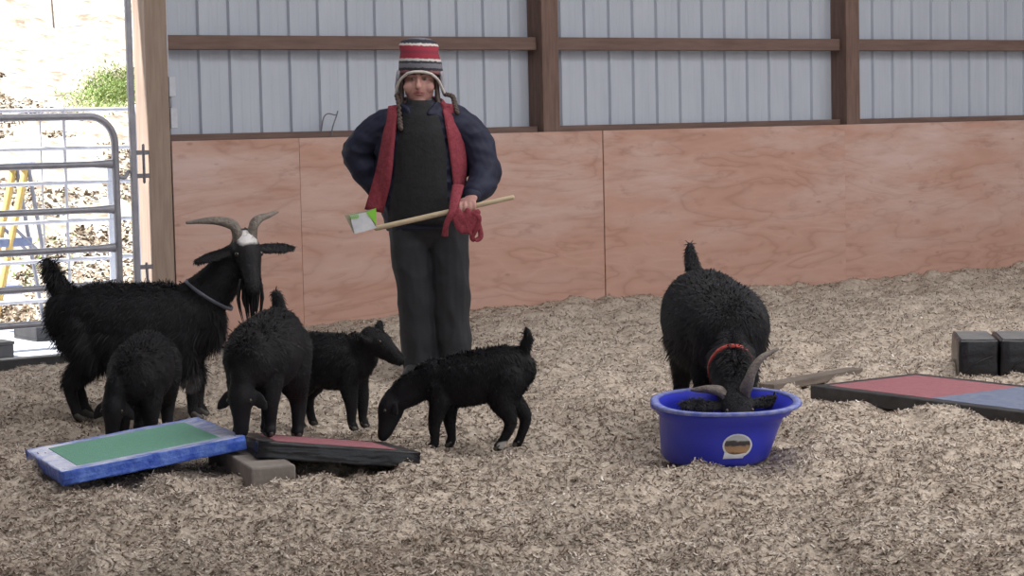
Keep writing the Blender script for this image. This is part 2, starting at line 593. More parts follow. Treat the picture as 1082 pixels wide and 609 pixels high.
nchip = 400000
cy = 5.2 + (18.6 - 5.2) * RNG.random(nchip * 2) ** 1.25
cx = (RNG.random(nchip * 2) - 0.5) * (cy * 0.56 + 1.4)
cu_, cv_ = uv_of(cx, cy)
keep = (cv_ > 0.03) & (cu_ > -6) & (cu_ < 8.1) & (cv_ < 10.1)
cx, cy = cx[keep][:nchip], cy[keep][:nchip]
L_ = RNG.uniform(0.009, 0.030, len(cx))
sh = link('wood_shavings', flakes('wood_shavings', cx, cy, floor_at(cx, cy), L_, RNG.uniform(0.0025, 0.007, len(cx)), M['shavings'], tilt=0.36, curl=0.2), M['shavings'])
tag(sh, 'pale curled wood shavings strewn all over the arena floor', 'shavings', kind='stuff')

# ------------------------------------------------------------------ setting: back wall
wall = empty('wall_back', P0, WALL_RZ)
tag(wall, 'barn wall of ribbed white siding over a plywood kickboard', kind='structure')
# children use wall coordinates: x = u, y = -v, z = z
PLY_H = 1.22
ply_edges = [(-0.918, 0.0), (0.0, 2.50), (2.50, 4.88), (4.88, 7.32), (7.32, 9.76), (9.76, 12.2), (-7.19, -4.92)]
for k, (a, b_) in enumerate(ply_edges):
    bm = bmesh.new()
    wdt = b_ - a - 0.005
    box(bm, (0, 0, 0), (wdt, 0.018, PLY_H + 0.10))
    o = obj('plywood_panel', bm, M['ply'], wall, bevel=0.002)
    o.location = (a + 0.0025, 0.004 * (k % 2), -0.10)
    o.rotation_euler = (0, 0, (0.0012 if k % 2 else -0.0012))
pitch_, ph = 0.2217, 2.282
prof = []
for i in range(4):
    x0 = i * pitch_
    prof += [(x0 - 0.018, 0), (x0 - 0.009, -0.022), (x0 + 0.009, -0.022), (x0 + 0.018, 0)]
    for q in (0.36, 0.64):
        xc = x0 + q * pitch_
        prof += [(xc - 0.010, 0), (xc - 0.005, -0.0012), (xc + 0.005, -0.0012), (xc + 0.010, 0)]
prof.append((4 * pitch_ - 0.018, 0))


def siding_mesh(z0, z1):
    bm = bmesh.new()
    lo = [bm.verts.new((x, y, z0)) for x, y in prof]
    hi = [bm.verts.new((x, y, z1)) for x, y in prof]
    for i in range(len(prof) - 1):
        bm.faces.new((lo[i], lo[i + 1], hi[i + 1], hi[i]))
    bmesh.ops.recalc_face_normals(bm, faces=bm.faces)
    me = bpy.data.meshes.new('siding_sheet')
    bm.to_mesh(me)
    bm.free()
    me.materials.append(M['siding'])
    return me


me_full, me_over = siding_mesh(-0.3, 4.35), siding_mesh(3.15, 4.35)
k = -14
while True:
    u0 = ph + k * 4 * pitch_
    if u0 > 15:
        break
    if u0 > -14:
        over = (u0 + 4 * pitch_ > DOOR_U0 + 0.3) and u0 + 0.3 < DOOR_U1
        straddles = u0 < DOOR_U1 < u0 + 4 * pitch_
        if not straddles:
            o = link('siding_sheet', me_over if over else me_full, None, wall)
            o.location = (u0, 0.20, 0)
        else:  # the sheet that meets the door post
            o = link('siding_sheet', me_over, None, wall)
            o.location = (u0, 0.20, 0)
            cut = siding_mesh(-0.3, 3.15)
            for v_ in cut.vertices:
                v_.co.x = max(v_.co.x, DOOR_U1 + 0.03 - u0)
            o = link('siding_sheet', cut, None, wall)
            o.location = (u0, 0.20, 0)
    k += 1
posts_u = [1.99, 4.925, 7.86, 10.8, -7.8]
post_me = None
for u0 in posts_u:
    if post_me is None:
        p = box_obj('post', (0, 0, 0), (0.145, 0.175, 4.6), M['post'], wall, bevel=0.004)
        post_me = p.data
    else:
        p = link('post', post_me, None, wall)
    p.location = (u0, 0.022, -0.3)
bays = [(-0.92, 1.985), (2.14, 4.92), (5.075, 7.855), (8.01, 10.79), (10.95, 14.5), (-7.64, -4.9), (-13, -7.81)]
for a, b_ in bays:
    for z0, z1 in ((1.80, 1.89), (1.155, 1.262), (2.55, 2.64), (3.25, 3.34)):
        g = box_obj('girt', (a, 0.085, z0), (b_, 0.178, z1), M['beam'], wall, bevel=0.003)
for a, b_ in ((-4.9, -1.1),):
    g = box_obj('girt', (a, 0.05, 3.02), (b_, 0.178, 3.2), M['beam'], wall, bevel=0.003)
jp = box_obj('door_post', (DOOR_U1, 0.0, -0.4), (-0.925, 0.17, 4.3), M['jamb'], wall, bevel=0.004)
jp['label'] = 'light wooden post beside the doorway'
box_obj('door_post', (DOOR_U0 - 0.15, 0.0, -0.4), (DOOR_U0, 0.16, 4.3), M['jamb'], wall, bevel=0.004)

# the rest of the barn shell, beyond the frame
bm = bmesh.new()
for (a, za, b_, zb) in ((-0.3, 4.32, 9.0, 6.4), (9.0, 6.4, 19.0, 4.30)):
    v = [bm.verts.new(W(u, w, z)) for u, w, z in ((-14, a, za), (15, a, za), (15, b_, zb), (-14, b_, zb))]
    bm.faces.new(v)
tag(obj('ceiling', bm, M['roof']), 'pitched metal roof over the arena', kind='structure')
for nm, u0 in (('wall_left', -14.0), ('wall_right', 15.0)):
    bm = bmesh.new()
    v = [bm.verts.new(W(u0, w, z)) for w, z in ((-0.2, -0.3), (19, -0.3), (19, 4.3), (9, 6.4), (-0.2, 4.3))]
    bm.faces.new(v)
    tag(obj(nm, bm, M['siding']), 'gable wall of the barn', kind='structure')

# ------------------------------------------------------------------ outside
ou = np.linspace(-22, 14, 120)
ov = np.concatenate([np.array([0.0]), np.linspace(0.1, 3.2, 16), np.linspace(3.4, 30, 90)])
UU, VV = np.meshgrid(ou, ov, indexing='ij')
XX = P0.x + DU.x * UU - NV.x * VV
YY = P0.y + DU.y * UU - NV.y * VV


def hill(u, w, x, y):
    t = np.maximum(0, w - 3.3)
    return -0.155 + 0.30 * t * t / (t + 2.0) + 0.25 * np.clip(t, 0, 1.5) * vnoise(x * 0.5, y * 0.5, 9) + 0.12 * np.clip(t, 0, 1) * vnoise(x * 1.7, y * 1.7, 10)


hl = link('ground_hillside', grid_mesh('ground_hillside', XX, YY, hill(UU, VV, XX, YY)), M['litter_ground'], smooth=True)
tag(hl, 'sunlit bank of dry leaf litter outside the doorway', kind='structure')
ap = bm = bmesh.new()
box(bm, (-9.0, 0.03, -0.2), (1.5, 3.0, -DIP - 0.01))
ap = obj('concrete_apron', bm, M['concrete'])
ap.location = P0
ap.rotation_euler = (0, 0, WALL_RZ)
tag(ap, 'sunlit concrete apron outside the doorway', kind='structure')
th = box_obj('trim_1', (DOOR_U0, 0.0, -0.26), (DOOR_U1, 0.12, -DIP + 0.055), M['rubber'], bevel=0.006)
th.location = P0
th.rotation_euler = (0, 0, WALL_RZ)
tag(th, 'black threshold board across the doorway', kind='structure')

n = 90000
lu, lw = RNG.uniform(-12, 3, n), 3.2 + 17 * RNG.random(n) ** 1.2
lx, ly = P0.x + DU.x * lu - NV.x * lw, P0.y + DU.y * lu - NV.y * lw
patch = vnoise(lx * 1.1, ly * 1.1, 21) + 0.6 * vnoise(lx * 3.1, ly * 3.1, 22)
kp = patch > -0.10
lx, ly, lu, lw = lx[kp], ly[kp], lu[kp], lw[kp]
lv = link('leaf_litter', flakes('leaf_litter', lx, ly, hill(lu, lw, lx, ly) + 0.01, RNG.uniform(0.03, 0.07, len(lx)), RNG.uniform(0.015, 0.035, len(lx)), None, tilt=0.5), M['leaves'])
tag(lv, 'dry brown leaves scattered over the sunlit bank', 'leaves', kind='stuff')
# grass on the bank


def hit_hill(px, py):
    """where the sight line of a pixel meets the bank"""
    r = ray(px, py)
    o_ = Vector((0, 0, CAM_H))
    for i in range(600):
        p = o_ + r * (15.5 + i * 0.04)
        u_, v_ = uv_of(p.x, p.y)
        if -v_ > 3.2 and float(hill(np.array(u_), np.array(-v_), np.array(p.x), np.array(p.y))) >= p.z:
            return p
    return o_ + r * 25


pts = []
for (gx, gy, sd, cnt) in ((118, 98, 0.16, 2400), (126, 88, 0.14, 1200), (100, 106, 0.2, 700), (30, 292, 0.16, 70), (44, 268, 0.16, 70)):
    c = hit_hill(gx, gy)
    pts.append(np.stack([RNG.normal(c.x, sd, cnt), RNG.normal(c.y, sd * 2.5, cnt)], 1))
pts = np.concatenate(pts)
gu, gw = uv_of(pts[:, 0], pts[:, 1])
gw = -gw
ok = gw > 3.3
pts, gu, gw = pts[ok], gu[ok], gw[ok]
gz = hill(gu, gw, pts[:, 0], pts[:, 1])
ng = len(pts)
yaw = RNG.uniform(0, 6.283, ng)
hgt = RNG.uniform(0.02, 0.05, ng)
b0 = np.stack([pts[:, 0], pts[:, 1], gz], 1)
sd_ = np.stack([np.cos(yaw), np.sin(yaw), 0 * yaw], 1) * 0.012
tp = b0 + np.stack([RNG.normal(0, 0.04, ng), RNG.normal(0, 0.04, ng), hgt], 1)
co = np.stack([b0 - sd_, b0 + sd_, tp], 1).reshape(-1, 3)
gr = link('grass', poly_mesh('grass', co, (np.arange(ng)[:, None] * 3 + np.array([[0, 1, 2]]))), M['grass'])
tag(gr, 'patch of fresh green grass on the sunlit bank', 'grass', kind='stuff')

# thin sapling at the top of the bank
c = hit_hill(57, 30)
cu_, cv_ = uv_of(c.x, c.y)
cz = float(hill(np.array(cu_), np.array(-cv_), np.array(c.x), np.array(c.y)))
sp = empty('sapling', (c.x, c.y, cz))
tag(sp, 'thin bare sapling standing on the sunlit bank', 'sapling')
tube_obj('stem', [(0, 0, -0.05), (-0.03, 0, 0.7), (-0.06, 0.02, 1.6)], [0.014, 0.011, 0.006], M['darkwood'], sp, seg=8)
tube_obj('branch', [(-0.03, 0, 0.75), (0.08, 0, 1.05), (0.14, 0.02, 1.35)], [0.007, 0.005, 0.003], M['darkwood'], sp, seg=6)
tube_obj('branch', [(-0.04, 0, 1.0), (-0.14, 0, 1.25), (-0.18, 0.02, 1.5)], [0.006, 0.005, 0.003], M['darkwood'], sp, seg=6)

# ------------------------------------------------------------------ gate in the doorway
def u_at(px, v=0.0, py=200):
    """wall coordinate where a pixel column meets the plane at distance v"""
    r = ray(px, py)
    b0 = P0 + NV * v
    # solve b0 + u DU = t r in plan
    det = DU.x * (-r.y) - (-r.x) * DU.y
    return ((-b0.x) * (-r.y) - (-r.x) * (-b0.y)) / det


gate = empty('tube_gate', P0, WALL_RZ)
tag(gate, 'galvanised round-tube livestock gate with rounded corner closing the doorway', 'gate')
gy_ = 0.03
gu1 = u_at(123, -gy_)
gu0 = DOOR_U0 + 0.12
zs = [1.385, 1.09, 0.81, 0.57, 0.345, 0.13]
tr = 0.021
rc = 0.17
arc = [(gu1 - rc + rc * math.sin(a), gy_, 1.385 - rc + rc * math.cos(a)) for a in [math.radians(q) for q in range(0, 91, 10)]]
frame_pts = [(gu0 + 0.1, gy_, 1.385), ((gu0 + gu1) / 2, gy_, 1.385)] + arc + [(gu1, gy_, 0.7), (gu1, gy_, 0.10)]
tube_obj('frame_tube', frame_pts, tr * 1.12, M['galv'], gate, side=(0, 1, 0), seg=12, sub=1)
tube_obj('frame_tube', [(gu0, gy_, 1.385), (gu0, gy_, 0.7), (gu0, gy_, 0.1)], tr * 1.12, M['galv'], gate)
for z in zs[1:]:
    tube_obj('rail', [(gu0, gy_, z), (gu0 + 0.3, gy_, z), (gu1 - 0.16, gy_, z), (gu1 - 0.08, gy_, z), (gu1, gy_, z)],
             [(tr, tr), (tr, tr), (tr, tr), (tr * 0.85, tr * 1.2), (tr * 0.5, tr * 1.55)], M['galv'], gate, side=(0, 1, 0), seg=12, sub=1)
for uu in (gu0 + 1.2, gu0 + 2.35):
    if uu < u_at(-10, -gy_):
        box_obj('brace', (uu, gy_ + 0.012, 0.1), (uu + 0.05, gy_ + 0.028, 1.39), M['galv'], gate, bevel=0.003)
tube_obj('latch', [(gu1, gy_, 1.02), (gu1 + 0.05, gy_ - 0.01, 1.0), (gu1 + 0.085, gy_, 1.04)], [0.014, 0.012, 0.012], M['galv'], gate)

gp = empty('gate_post', P0, WALL_RZ)
tag(gp, 'tall thin grey steel gate post bracketed to the wooden door post', 'post')
pu = u_at(141.5, -0.0)
bm = bmesh.new()
box(bm, (pu - 0.019, -0.018, -0.25), (pu + 0.019, 0.014, 3.3))
obj('pole', bm, M['galv'], gp, bevel=0.006)
for z in (1.155, 1.01, 0.44):
    box_obj('bracket', (pu + 0.016, 0.0, z - 0.014), (DOOR_U1, 0.014, z + 0.014), M['darksteel'], gp, bevel=0.003)
tube_obj('hinge_pin', [(pu + 0.075, 0.005, 0.97), (pu + 0.075, 0.005, 1.2)], 0.009, M['darksteel'], gp)
tube_obj('hinge_pin', [(pu + 0.075, 0.005, 0.33), (pu + 0.07, 0.005, 0.46)], 0.009, M['darksteel'], gp)

# corral panel behind the gate
cp = empty('corral_panel', P0, WALL_RZ)
tag(cp, 'pale thin-rail corral panel standing outside behind the gate', 'fence panel')
cy_ = 1.15
ca, cb_ = -6.2, u_at(146, -cy_)
for z in (1.44, 1.185, 0.955, 0.70, 0.44, 0.18):
    tube_obj('rail', [(ca, cy_, z), (cb_, cy_, z)], 0.0135, M['galv_light'], cp, seg=8)
for uu in (u_at(70, -cy_), u_at(70, -cy_) - 1.1, ca, cb_):
    tube_obj('upright', [(uu, cy_, -0.13), (uu, cy_, 1.45)], 0.011 if uu not in (ca, cb_) else 0.02, M['galv_light'], cp, seg=8)
tube_obj('upright', [(u_at(45, -cy_), cy_, 0.1), (u_at(45, -cy_), cy_, 1.45)], 0.006, M['galv_light'], cp, seg=8)
wu = u_at(118, -cy_)
box_obj('end_plate', (wu - 0.03, cy_ - 0.012, -0.13), (wu + 0.03, cy_ + 0.012, 1.1), M['white'], cp, bevel=0.003)

# step ladder outside
ladder = empty('step_ladder', W(u_at(-2, -2.4), -2.4, -0.135), WALL_RZ)
tag(ladder, 'yellow-legged folding step ladder with blue-grey step outside at the left edge', 'ladder')
for yy in (-0.11, 0.11):
    tube_obj('leg', [(-0.13, yy, 0.0), (0.17, yy, 1.18)], [(0.02, 0.028)] * 2, M['yellow'], ladder, seg=4, sub=1)
    tube_obj('rear_leg', [(0.36, yy, 0.0), (0.19, yy, 1.18)], [(0.012, 0.016)] * 2, M['galv'], ladder, seg=4, sub=1)
    tube_obj('brace', [(0.08, yy, 0.74), (0.24, yy, 0.58)], [0.012, 0.012], M['galv'], ladder, seg=8, sub=1)
for z in (0.28, 0.62):
    box_obj('step', (-0.21 + z * 0.25, -0.12, z), (0.04 + z * 0.25, 0.12, z + 0.06), M['steelblue'], ladder, bevel=0.006)
box_obj('top_cap', (0.12, -0.13, 1.17), (0.24, 0.13, 1.22), M['steelblue'], ladder, bevel=0.008)

# low black tray and small crate on the apron
uw = u_at(45, -1.75)
tray = empty('feed_tray', W(uw, -1.75, -DIP - 0.01), WALL_RZ)
tag(tray, 'low black rubber tray on the sunlit concrete behind the gate', 'tray')
bm = bmesh.new()
for lo, hi in (((-0.17, -0.2, 0.0), (0.22, 0.2, 0.02)),):
    box(bm, lo, hi)
obj('base', bm, M['rubber'], tray, bevel=0.004)
for lo, hi in (((-0.17, -0.2, 0.02), (0.22, -0.18, 0.11)), ((-0.17, 0.18, 0.02), (0.22, 0.2, 0.11)), ((-0.17, -0.18, 0.02), (-0.15, 0.18, 0.11)), ((0.20, -0.18, 0.02), (0.22, 0.18, 0.11))):
    box_obj('side', lo, hi, M['rubber'], tray, bevel=0.004)
uw = u_at(-3, -0.75)
crate = empty('storage_box', W(uw, -0.75, -DIP - 0.01), WALL_RZ)
tag(crate, 'small dark box on the concrete at the left edge of the photo', 'box')
box_obj('body', (-0.15, -0.1, 0), (0.03, 0.1, 0.09), M['rubber'], crate, bevel=0.006)
box_obj('lid', (-0.155, -0.105, 0.09), (0.035, 0.105, 0.11), M['rubber'], crate, bevel=0.004)

# ------------------------------------------------------------------ electrical boxes, wire
eb = empty('electrical_box', P0, WALL_RZ)
tag(eb, 'pair of small pale electrical boxes with conduit on the door post', 'electrical box')
eu = -0.922
box_obj('switch_box', (eu, -0.005, 1.50), (eu + 0.045, 0.06, 1.625), M['boxwhite'], eb, bevel=0.005)
box_obj('switch_box', (eu + 0.005, -0.005, 1.30), (eu + 0.05, 0.06, 1.43), M['boxwhite'], eb, bevel=0.005)
tube_obj('conduit', [(eu + 0.009, 0.03, 1.62), (eu + 0.007, 0.03, 3.6)], 0.008, M['boxwhite'], eb, seg=8, sub=1)
tube_obj('conduit', [(eu + 0.018, 0.03, 1.42), (eu + 0.018, 0.03, 1.51)], 0.011, M['galv'], eb, seg=8, sub=1)
lo_u = u_at(350, -0.07)
wl = tube_obj('wire_loop', [(lo_u - 0.055, 0, 0.0), (lo_u - 0.035, 0, 0.085), (lo_u + 0.0, 0, 0.115), (lo_u + 0.06, 0, 0.105), (lo_u + 0.075, 0, 0.13),
                            (lo_u + 0.065, 0, 0.10), (lo_u + 0.02, -0.02, 0.02), (lo_u + 0.0, -0.04, -0.03)], 0.0045, M['darksteel'], None, seg=6)
wl.location = W(0, -0.085, 1.262)
wl.rotation_euler = (0, 0, WALL_RZ)
tag(wl, 'bent dark wire loop resting on the ledge left of the person', 'wire')

# ------------------------------------------------------------------ goats
def coat(name, body, m, count, length, parent, flow=(-0.55, 0, -0.85), lift=0.24, zlow=0.0, width=0.0035, shag=None, poll=None, poll_r=0.25):
    """short strands of hair rooted on the body skin, one joined part"""
    me = body.data
    me.calc_loop_triangles()
    nt_ = len(me.loop_triangles)
    tri = np.empty(nt_ * 3, dtype=np.int64)
    me.loop_triangles.foreach_get('vertices', tri)
    tri = tri.reshape(-1, 3)
    co = np.empty(len(me.vertices) * 3)
    me.vertices.foreach_get('co', co)
    co = co.reshape(-1, 3)
    A, B, C = co[tri[:, 0]], co[tri[:, 1]], co[tri[:, 2]]
    nrm = np.cross(B - A, C - A)
    ar = np.linalg.norm(nrm, axis=1)
    nrm = nrm / np.maximum(ar, 1e-12)[:, None]
    pick = RNG.choice(nt_, count, p=ar / ar.sum())
    r1, r2 = np.sqrt(RNG.random(count)), RNG.random(count)
    P = (1 - r1)[:, None] * A[pick] + (r1 * (1 - r2))[:, None] * B[pick] + (r1 * r2)[:, None] * C[pick]
    nn = nrm[pick]
    f = np.tile(np.array(flow, float), (count, 1)) + RNG.normal(0, 0.28, (count, 3))
    f = f - nn * np.sum(f * nn, axis=1)[:, None]
    d = f + nn * lift
    d /= np.linalg.norm(d, axis=1)[:, None]
    fall = np.array([0, 0, -1.0])
    ln = length * RNG.uniform(0.5, 1.25, count)
    if shag is not None:
        ln = ln * shag(P)
    ln = ln * np.clip((P[:, 2] - zlow) / 0.30, 0.12, 1)
    if poll is not None:
        ln = ln * np.clip(np.linalg.norm(P - np.array(poll), axis=1) / poll_r - 0.25, 0.22, 1)
    side = np.cross(d, nn)
    side /= np.maximum(np.linalg.norm(side, axis=1), 1e-9)[:, None]
    w = width * RNG.uniform(0.6, 1.3, count)[:, None]
    p1 = P + d * (ln * 0.55)[:, None]
    d2 = d * 0.8 + fall * 0.35
    p2 = p1 + d2 * (ln * 0.5)[:, None]
    P = P - nn * 0.002
    vco = np.stack([P - side * w, P + side * w, p1 - side * w * 0.8, p1 + side * w * 0.8, p2], 1).reshape(-1, 3)
    b = np.arange(count)[:, None] * 5
    fc = np.concatenate([b + np.array([[0, 1, 3]]), b + np.array([[0, 3, 2]]), b + np.array([[2, 3, 4]])], 1).reshape(-1, 3)
    o = link(name, poly_mesh(name, vco, fc), m, parent)
    o['kind'] = 'stuff'
    return o


def goat(name, loc, yaw, H, m, label, head, neck, tail, legs=None, torso=None, girth=1.0, length=1.0, horns=None, ears=((0.9, -0.1, 0.15), (0.9, -0.1, 0.15)),
         ear_len=0.20, beard=False, hair=0.02, hair_n=9000, voxel=0.007, shag=None, head_scale=1.0, fuzz=1.0, muzzle=0.40):
    """head = (poll, direction poll to muzzle, forehead normal), all in units of H in the goat's own frame (faces +x)"""
    g = empty(name, loc, yaw)
    tag(g, label, 'goat')
    S = lambda p: Vector(p) * H
    bm = bmesh.new()
    T = torso or [((-0.50, 0, 0.80), (0.12, 0.13)), ((-0.38, 0, 0.765), (0.185, 0.20)), ((-0.08, 0, 0.70), (0.235, 0.265)),
                  ((0.20, 0, 0.715), (0.205, 0.26)), ((0.40, 0, 0.75), (0.14, 0.185))]
    tube(bm, [S((p[0] * length, p[1], p[2])) for p, r in T], [(r[0] * H * girth, r[1] * H) for p, r in T], side=(0, 1, 0), seg=20, sub=5)
    L = {'hl': [(-0.36, 0.065, 0.68), (-0.30, 0.10, 0.50), (-0.455, 0.11, 0.28), (-0.43, 0.115, 0.085), (-0.405, 0.115, 0.035)],
         'fl': [(0.31, 0.06, 0.64), (0.29, 0.10, 0.46), (0.33, 0.11, 0.26), (0.325, 0.11, 0.085), (0.35, 0.11, 0.035)]}
    L['hr'] = [(x, -y, z) for x, y, z in L['hl']]
    L['fr'] = [(x, -y, z) for x, y, z in L['fl']]
    if legs:
        L.update(legs)
    hoofs = []
    for k_, pts in L.items():
        rad = [0.155, 0.105, 0.052, 0.040, 0.044] if k_[0] == 'h' else [0.115, 0.076, 0.050, 0.039, 0.044]
        P_ = [S((p[0] * length, p[1] * (0.5 + 0.5 * girth), p[2])) for p in pts]
        tube(bm, P_, [r * H * (fuzz if 0 < i < 3 else (0.5 + 0.5 * fuzz)) for i, r in enumerate(rad)], side=(0, 1, 0), seg=12, sub=4)
        hoofs.append((P_[-1], (P_[-1] - P_[-2])))
    poll, D, U = S(head[0]), Vector(head[1]).normalized(), Vector(head[2])
    U = (U - D * U.dot(D)).normalized()
    Lt = U.cross(D).normalized()     # the goat's left
    hs = H * head_scale
    np_ = [S(p) for p in neck]
    tube(bm, np_ + [poll + D * 0.05 * hs - U * 0.02 * hs], [(0.13 * H, 0.185 * H)] + [(0.105 * H, 0.15 * H)] * (len(np_) - 1) + [(0.082 * H, 0.095 * H)], side=(0, 1, 0), seg=14, sub=5)
    hl = muzzle * hs
    tube(bm, [poll - D * 0.01 * hs, poll + D * hl * 0.28 + U * 0.01 * hs, poll + D * hl * 0.62 - U * 0.012 * hs, poll + D * hl * 0.93 - U * 0.03 * hs],
         [(0.078 * hs, 0.085 * hs), (0.088 * hs, 0.092 * hs), (0.062 * hs, 0.068 * hs), (0.050 * hs, 0.050 * hs)], side=Lt, seg=14, sub=5)
    tube(bm, [poll + D * hl * 0.25 - U * 0.075 * hs, poll + D * hl * 0.85 - U * 0.065 * hs], [(0.05 * hs, 0.045 * hs), (0.034 * hs, 0.03 * hs)], side=Lt, seg=10)
    for sgn, e in ((1, ears[0]), (-1, ears[1])):
        ed = (Lt * sgn * e[0] + U * e[1] + D * (-e[2])).normalized()
        b0 = poll + Lt * sgn * 0.055 * hs + D * 0.05 * hs - U * 0.015 * hs
        tube(bm, [b0, b0 + ed * ear_len * 0.35 * hs, b0 + ed * ear_len * 0.75 * hs, b0 + ed * ear_len * hs],
             [(0.028 * hs, 0.022 * hs), (0.050 * hs, 0.016 * hs), (0.045 * hs, 0.014 * hs), (0.018 * hs, 0.012 * hs)], side=D, seg=10, sub=4)
    tl = [S(p) for p in tail]
    tube(bm, tl, [0.05 * H, 0.048 * H, 0.040 * H, 0.022 * H][:len(tl)], side=(0, 1, 0), seg=10, sub=4)
    body = fuse('body', bm, m, g, voxel, 12)
    coat('coat', body, m, hair_n, hair, g, zlow=0.03, shag=shag, width=0.0021 if hair < 0.035 else 0.0024, poll=poll + D * hl * 0.4, poll_r=0.36 * H)
    for p, d in hoofs:
        bm = bmesh.new()
        f = Vector((d.x, d.y, 0))
        f = f.normalized() if f.length > 1e-4 else Vector((1, 0, 0))
        for sg in (-1, 1):
            sd = f.cross(Vector((0, 0, 1))) * 0.020 * H * sg
            tube(bm, [p + sd - f * 0.012 * H + Vector((0, 0, 0.012 * H)), p + sd + f * 0.025 * H - Vector((0, 0, 0.018 * H))], [0.026 * H, 0.024 * H], seg=8, sub=2)
        obj('hoof', bm, M['hoof'], g, smooth=True)
    for sgn in (1, -1):
        bm = bmesh.new()
        ellipsoid(bm, poll + D * hl * 0.36 + Lt * sgn * 0.074 * hs + U * 0.035 * hs, (0.017 * hs,) * 3, u=10, v=8)
        obj('eye', bm, M['eye'], g, smooth=True)
    if horns:
        for hn in horns:
            sgn, pts, r0 = hn
            b0 = poll + Lt * sgn * 0.040 * hs + U * 0.055 * hs + D * 0.02 * hs
            P_ = [b0 - U * 0.03 * hs] + [b0 + Lt * sgn * a * hs + U * c_ * hs - D * d_ * hs for a, c_, d_ in pts]
            n_ = len(P_)
            tube_obj('horn', P_, [(r0 * hs * (1 - 0.80 * i / (n_ - 1)), r0 * 0.72 * hs * (1 - 0.80 * i / (n_ - 1))) for i in range(n_)], M['horn'], g, side=D, seg=10, sub=6)
    if beard:
        bm = bmesh.new()
        b0 = poll + D * hl * 0.72 - U * 0.085 * hs
        for q in range(60):
            o_ = Vector((random.gauss(0, 0.024), random.gauss(0, 0.024), 0)) * hs * 1.2
            tube(bm, [b0 + o_ + Vector((0, 0, 0.03 * hs)), b0 + o_ * 1.3 - Vector((0, 0, 0.09 * hs)), b0 + o_ * 0.9 - Vector((0, 0, (0.15 + 0.09 * random.random()) * hs))],
                 [0.009 * hs, 0.007 * hs, 0.002 * hs], seg=5, sub=2)
        obj('beard', bm, m, g, smooth=True)
    return g, poll, D, U, Lt


def collar(g, c, axis, r, m, width=0.016):
    axis = Vector(axis).normalized()
    s = axis.cross(Vector((0, 0, 1))).normalized()
    w = axis.cross(s)
    bm = bmesh.new()
    n_ = 28
    rows = []
    for dz, ro in ((-width, 0.0), (-width, 0.006), (width, 0.006), (width, 0.0)):
        rows.append([bm.verts.new(Vector(c) + axis * dz + (s * (r[0] + ro)) * math.cos(2 * math.pi * k_ / n_) + (w * (r[1] + ro)) * math.sin(2 * math.pi * k_ / n_)) for k_ in range(n_)])
    for a in range(4):
        for k_ in range(n_):
            bm.faces.new((rows[a][k_], rows[a][(k_ + 1) % n_], rows[(a + 1) % 4][(k_ + 1) % n_], rows[(a + 1) % 4][k_]))
    return obj('collar', bm, m, g, smooth=True)


BLK, BLK2 = (0.009, 0.0086, 0.0105), (0.020, 0.0185, 0.022)
# horned doe by the gate
HA = 0.63
pollA, DA, UA = (0.75, -0.04, 1.25), (0.30, -0.72, -0.70), (0.26, -0.62, 0.75)
pA = Vector(pollA) * HA
dA = Vector(DA).normalized()
uA = Vector(UA)
uA = (uA - dA * uA.dot(dA)).normalized()
blz = pA + dA * 0.035 * 1.0 + uA * 0.055
mA = mat_fur('black_coat_white_blaze', BLK, BLK2, tuple(blz), (0.047, 0.052, 0.066),
             extra=[((0.22, -0.07, 0.17), (0.05, 0.05, 0.055), (0.20, 0.19, 0.19))])
gA, *_ = goat('goat', (-1.655, 9.66, 0), math.radians(-3), HA, mA,
              'horned black goat with white forehead patch standing side-on before the gate',
              (pollA, DA, UA), [(0.38, 0, 0.80), (0.56, -0.01, 0.97), (0.67, -0.02, 1.09)],
              [(-0.50, 0, 0.88), (-0.57, 0, 0.97), (-0.62, 0, 1.06), (-0.67, 0, 1.15)],
              horns=[(1, [(0.015, 0.05, 0.06), (0.06, 0.07, 0.10), (0.12, 0.075, 0.12), (0.185, 0.07, 0.155)], 0.048), (-1, [(0.03, 0.05, 0.06), (0.12, 0.06, 0.10), (0.22, 0.05, 0.115), (0.315, 0.03, 0.125)], 0.054)],
              torso=[((-0.50, 0, 0.79), (0.12, 0.15)), ((-0.37, 0, 0.74), (0.19, 0.235)), ((-0.06, 0, 0.665), (0.235, 0.30)), ((0.20, 0, 0.675), (0.21, 0.29)), ((0.40, 0, 0.73), (0.15, 0.21))],
              girth=1.0, length=1.1, head_scale=1.12, beard=True, hair=0.055, hair_n=70000, voxel=0.008, ear_len=0.27,
              ears=((1.0, -0.05, 0.05), (1.0, -0.25, -0.1)),
              shag=lambda P: np.where((P[:, 2] < 0.42) & (P[:, 2] > 0.18), 1.7, np.where(P[:, 0] < -0.36, 1.2, np.where(P[:, 2] > 0.62, 0.4, 0.7))))
collar(gA, (0.305, -0.01, 0.555), (0.55, 0, 0.83), (0.090, 0.118), mat('dull_grey_collar', (0.13, 0.14, 0.18), (0.09, 0.1, 0.13), rough=0.5), width=0.007)

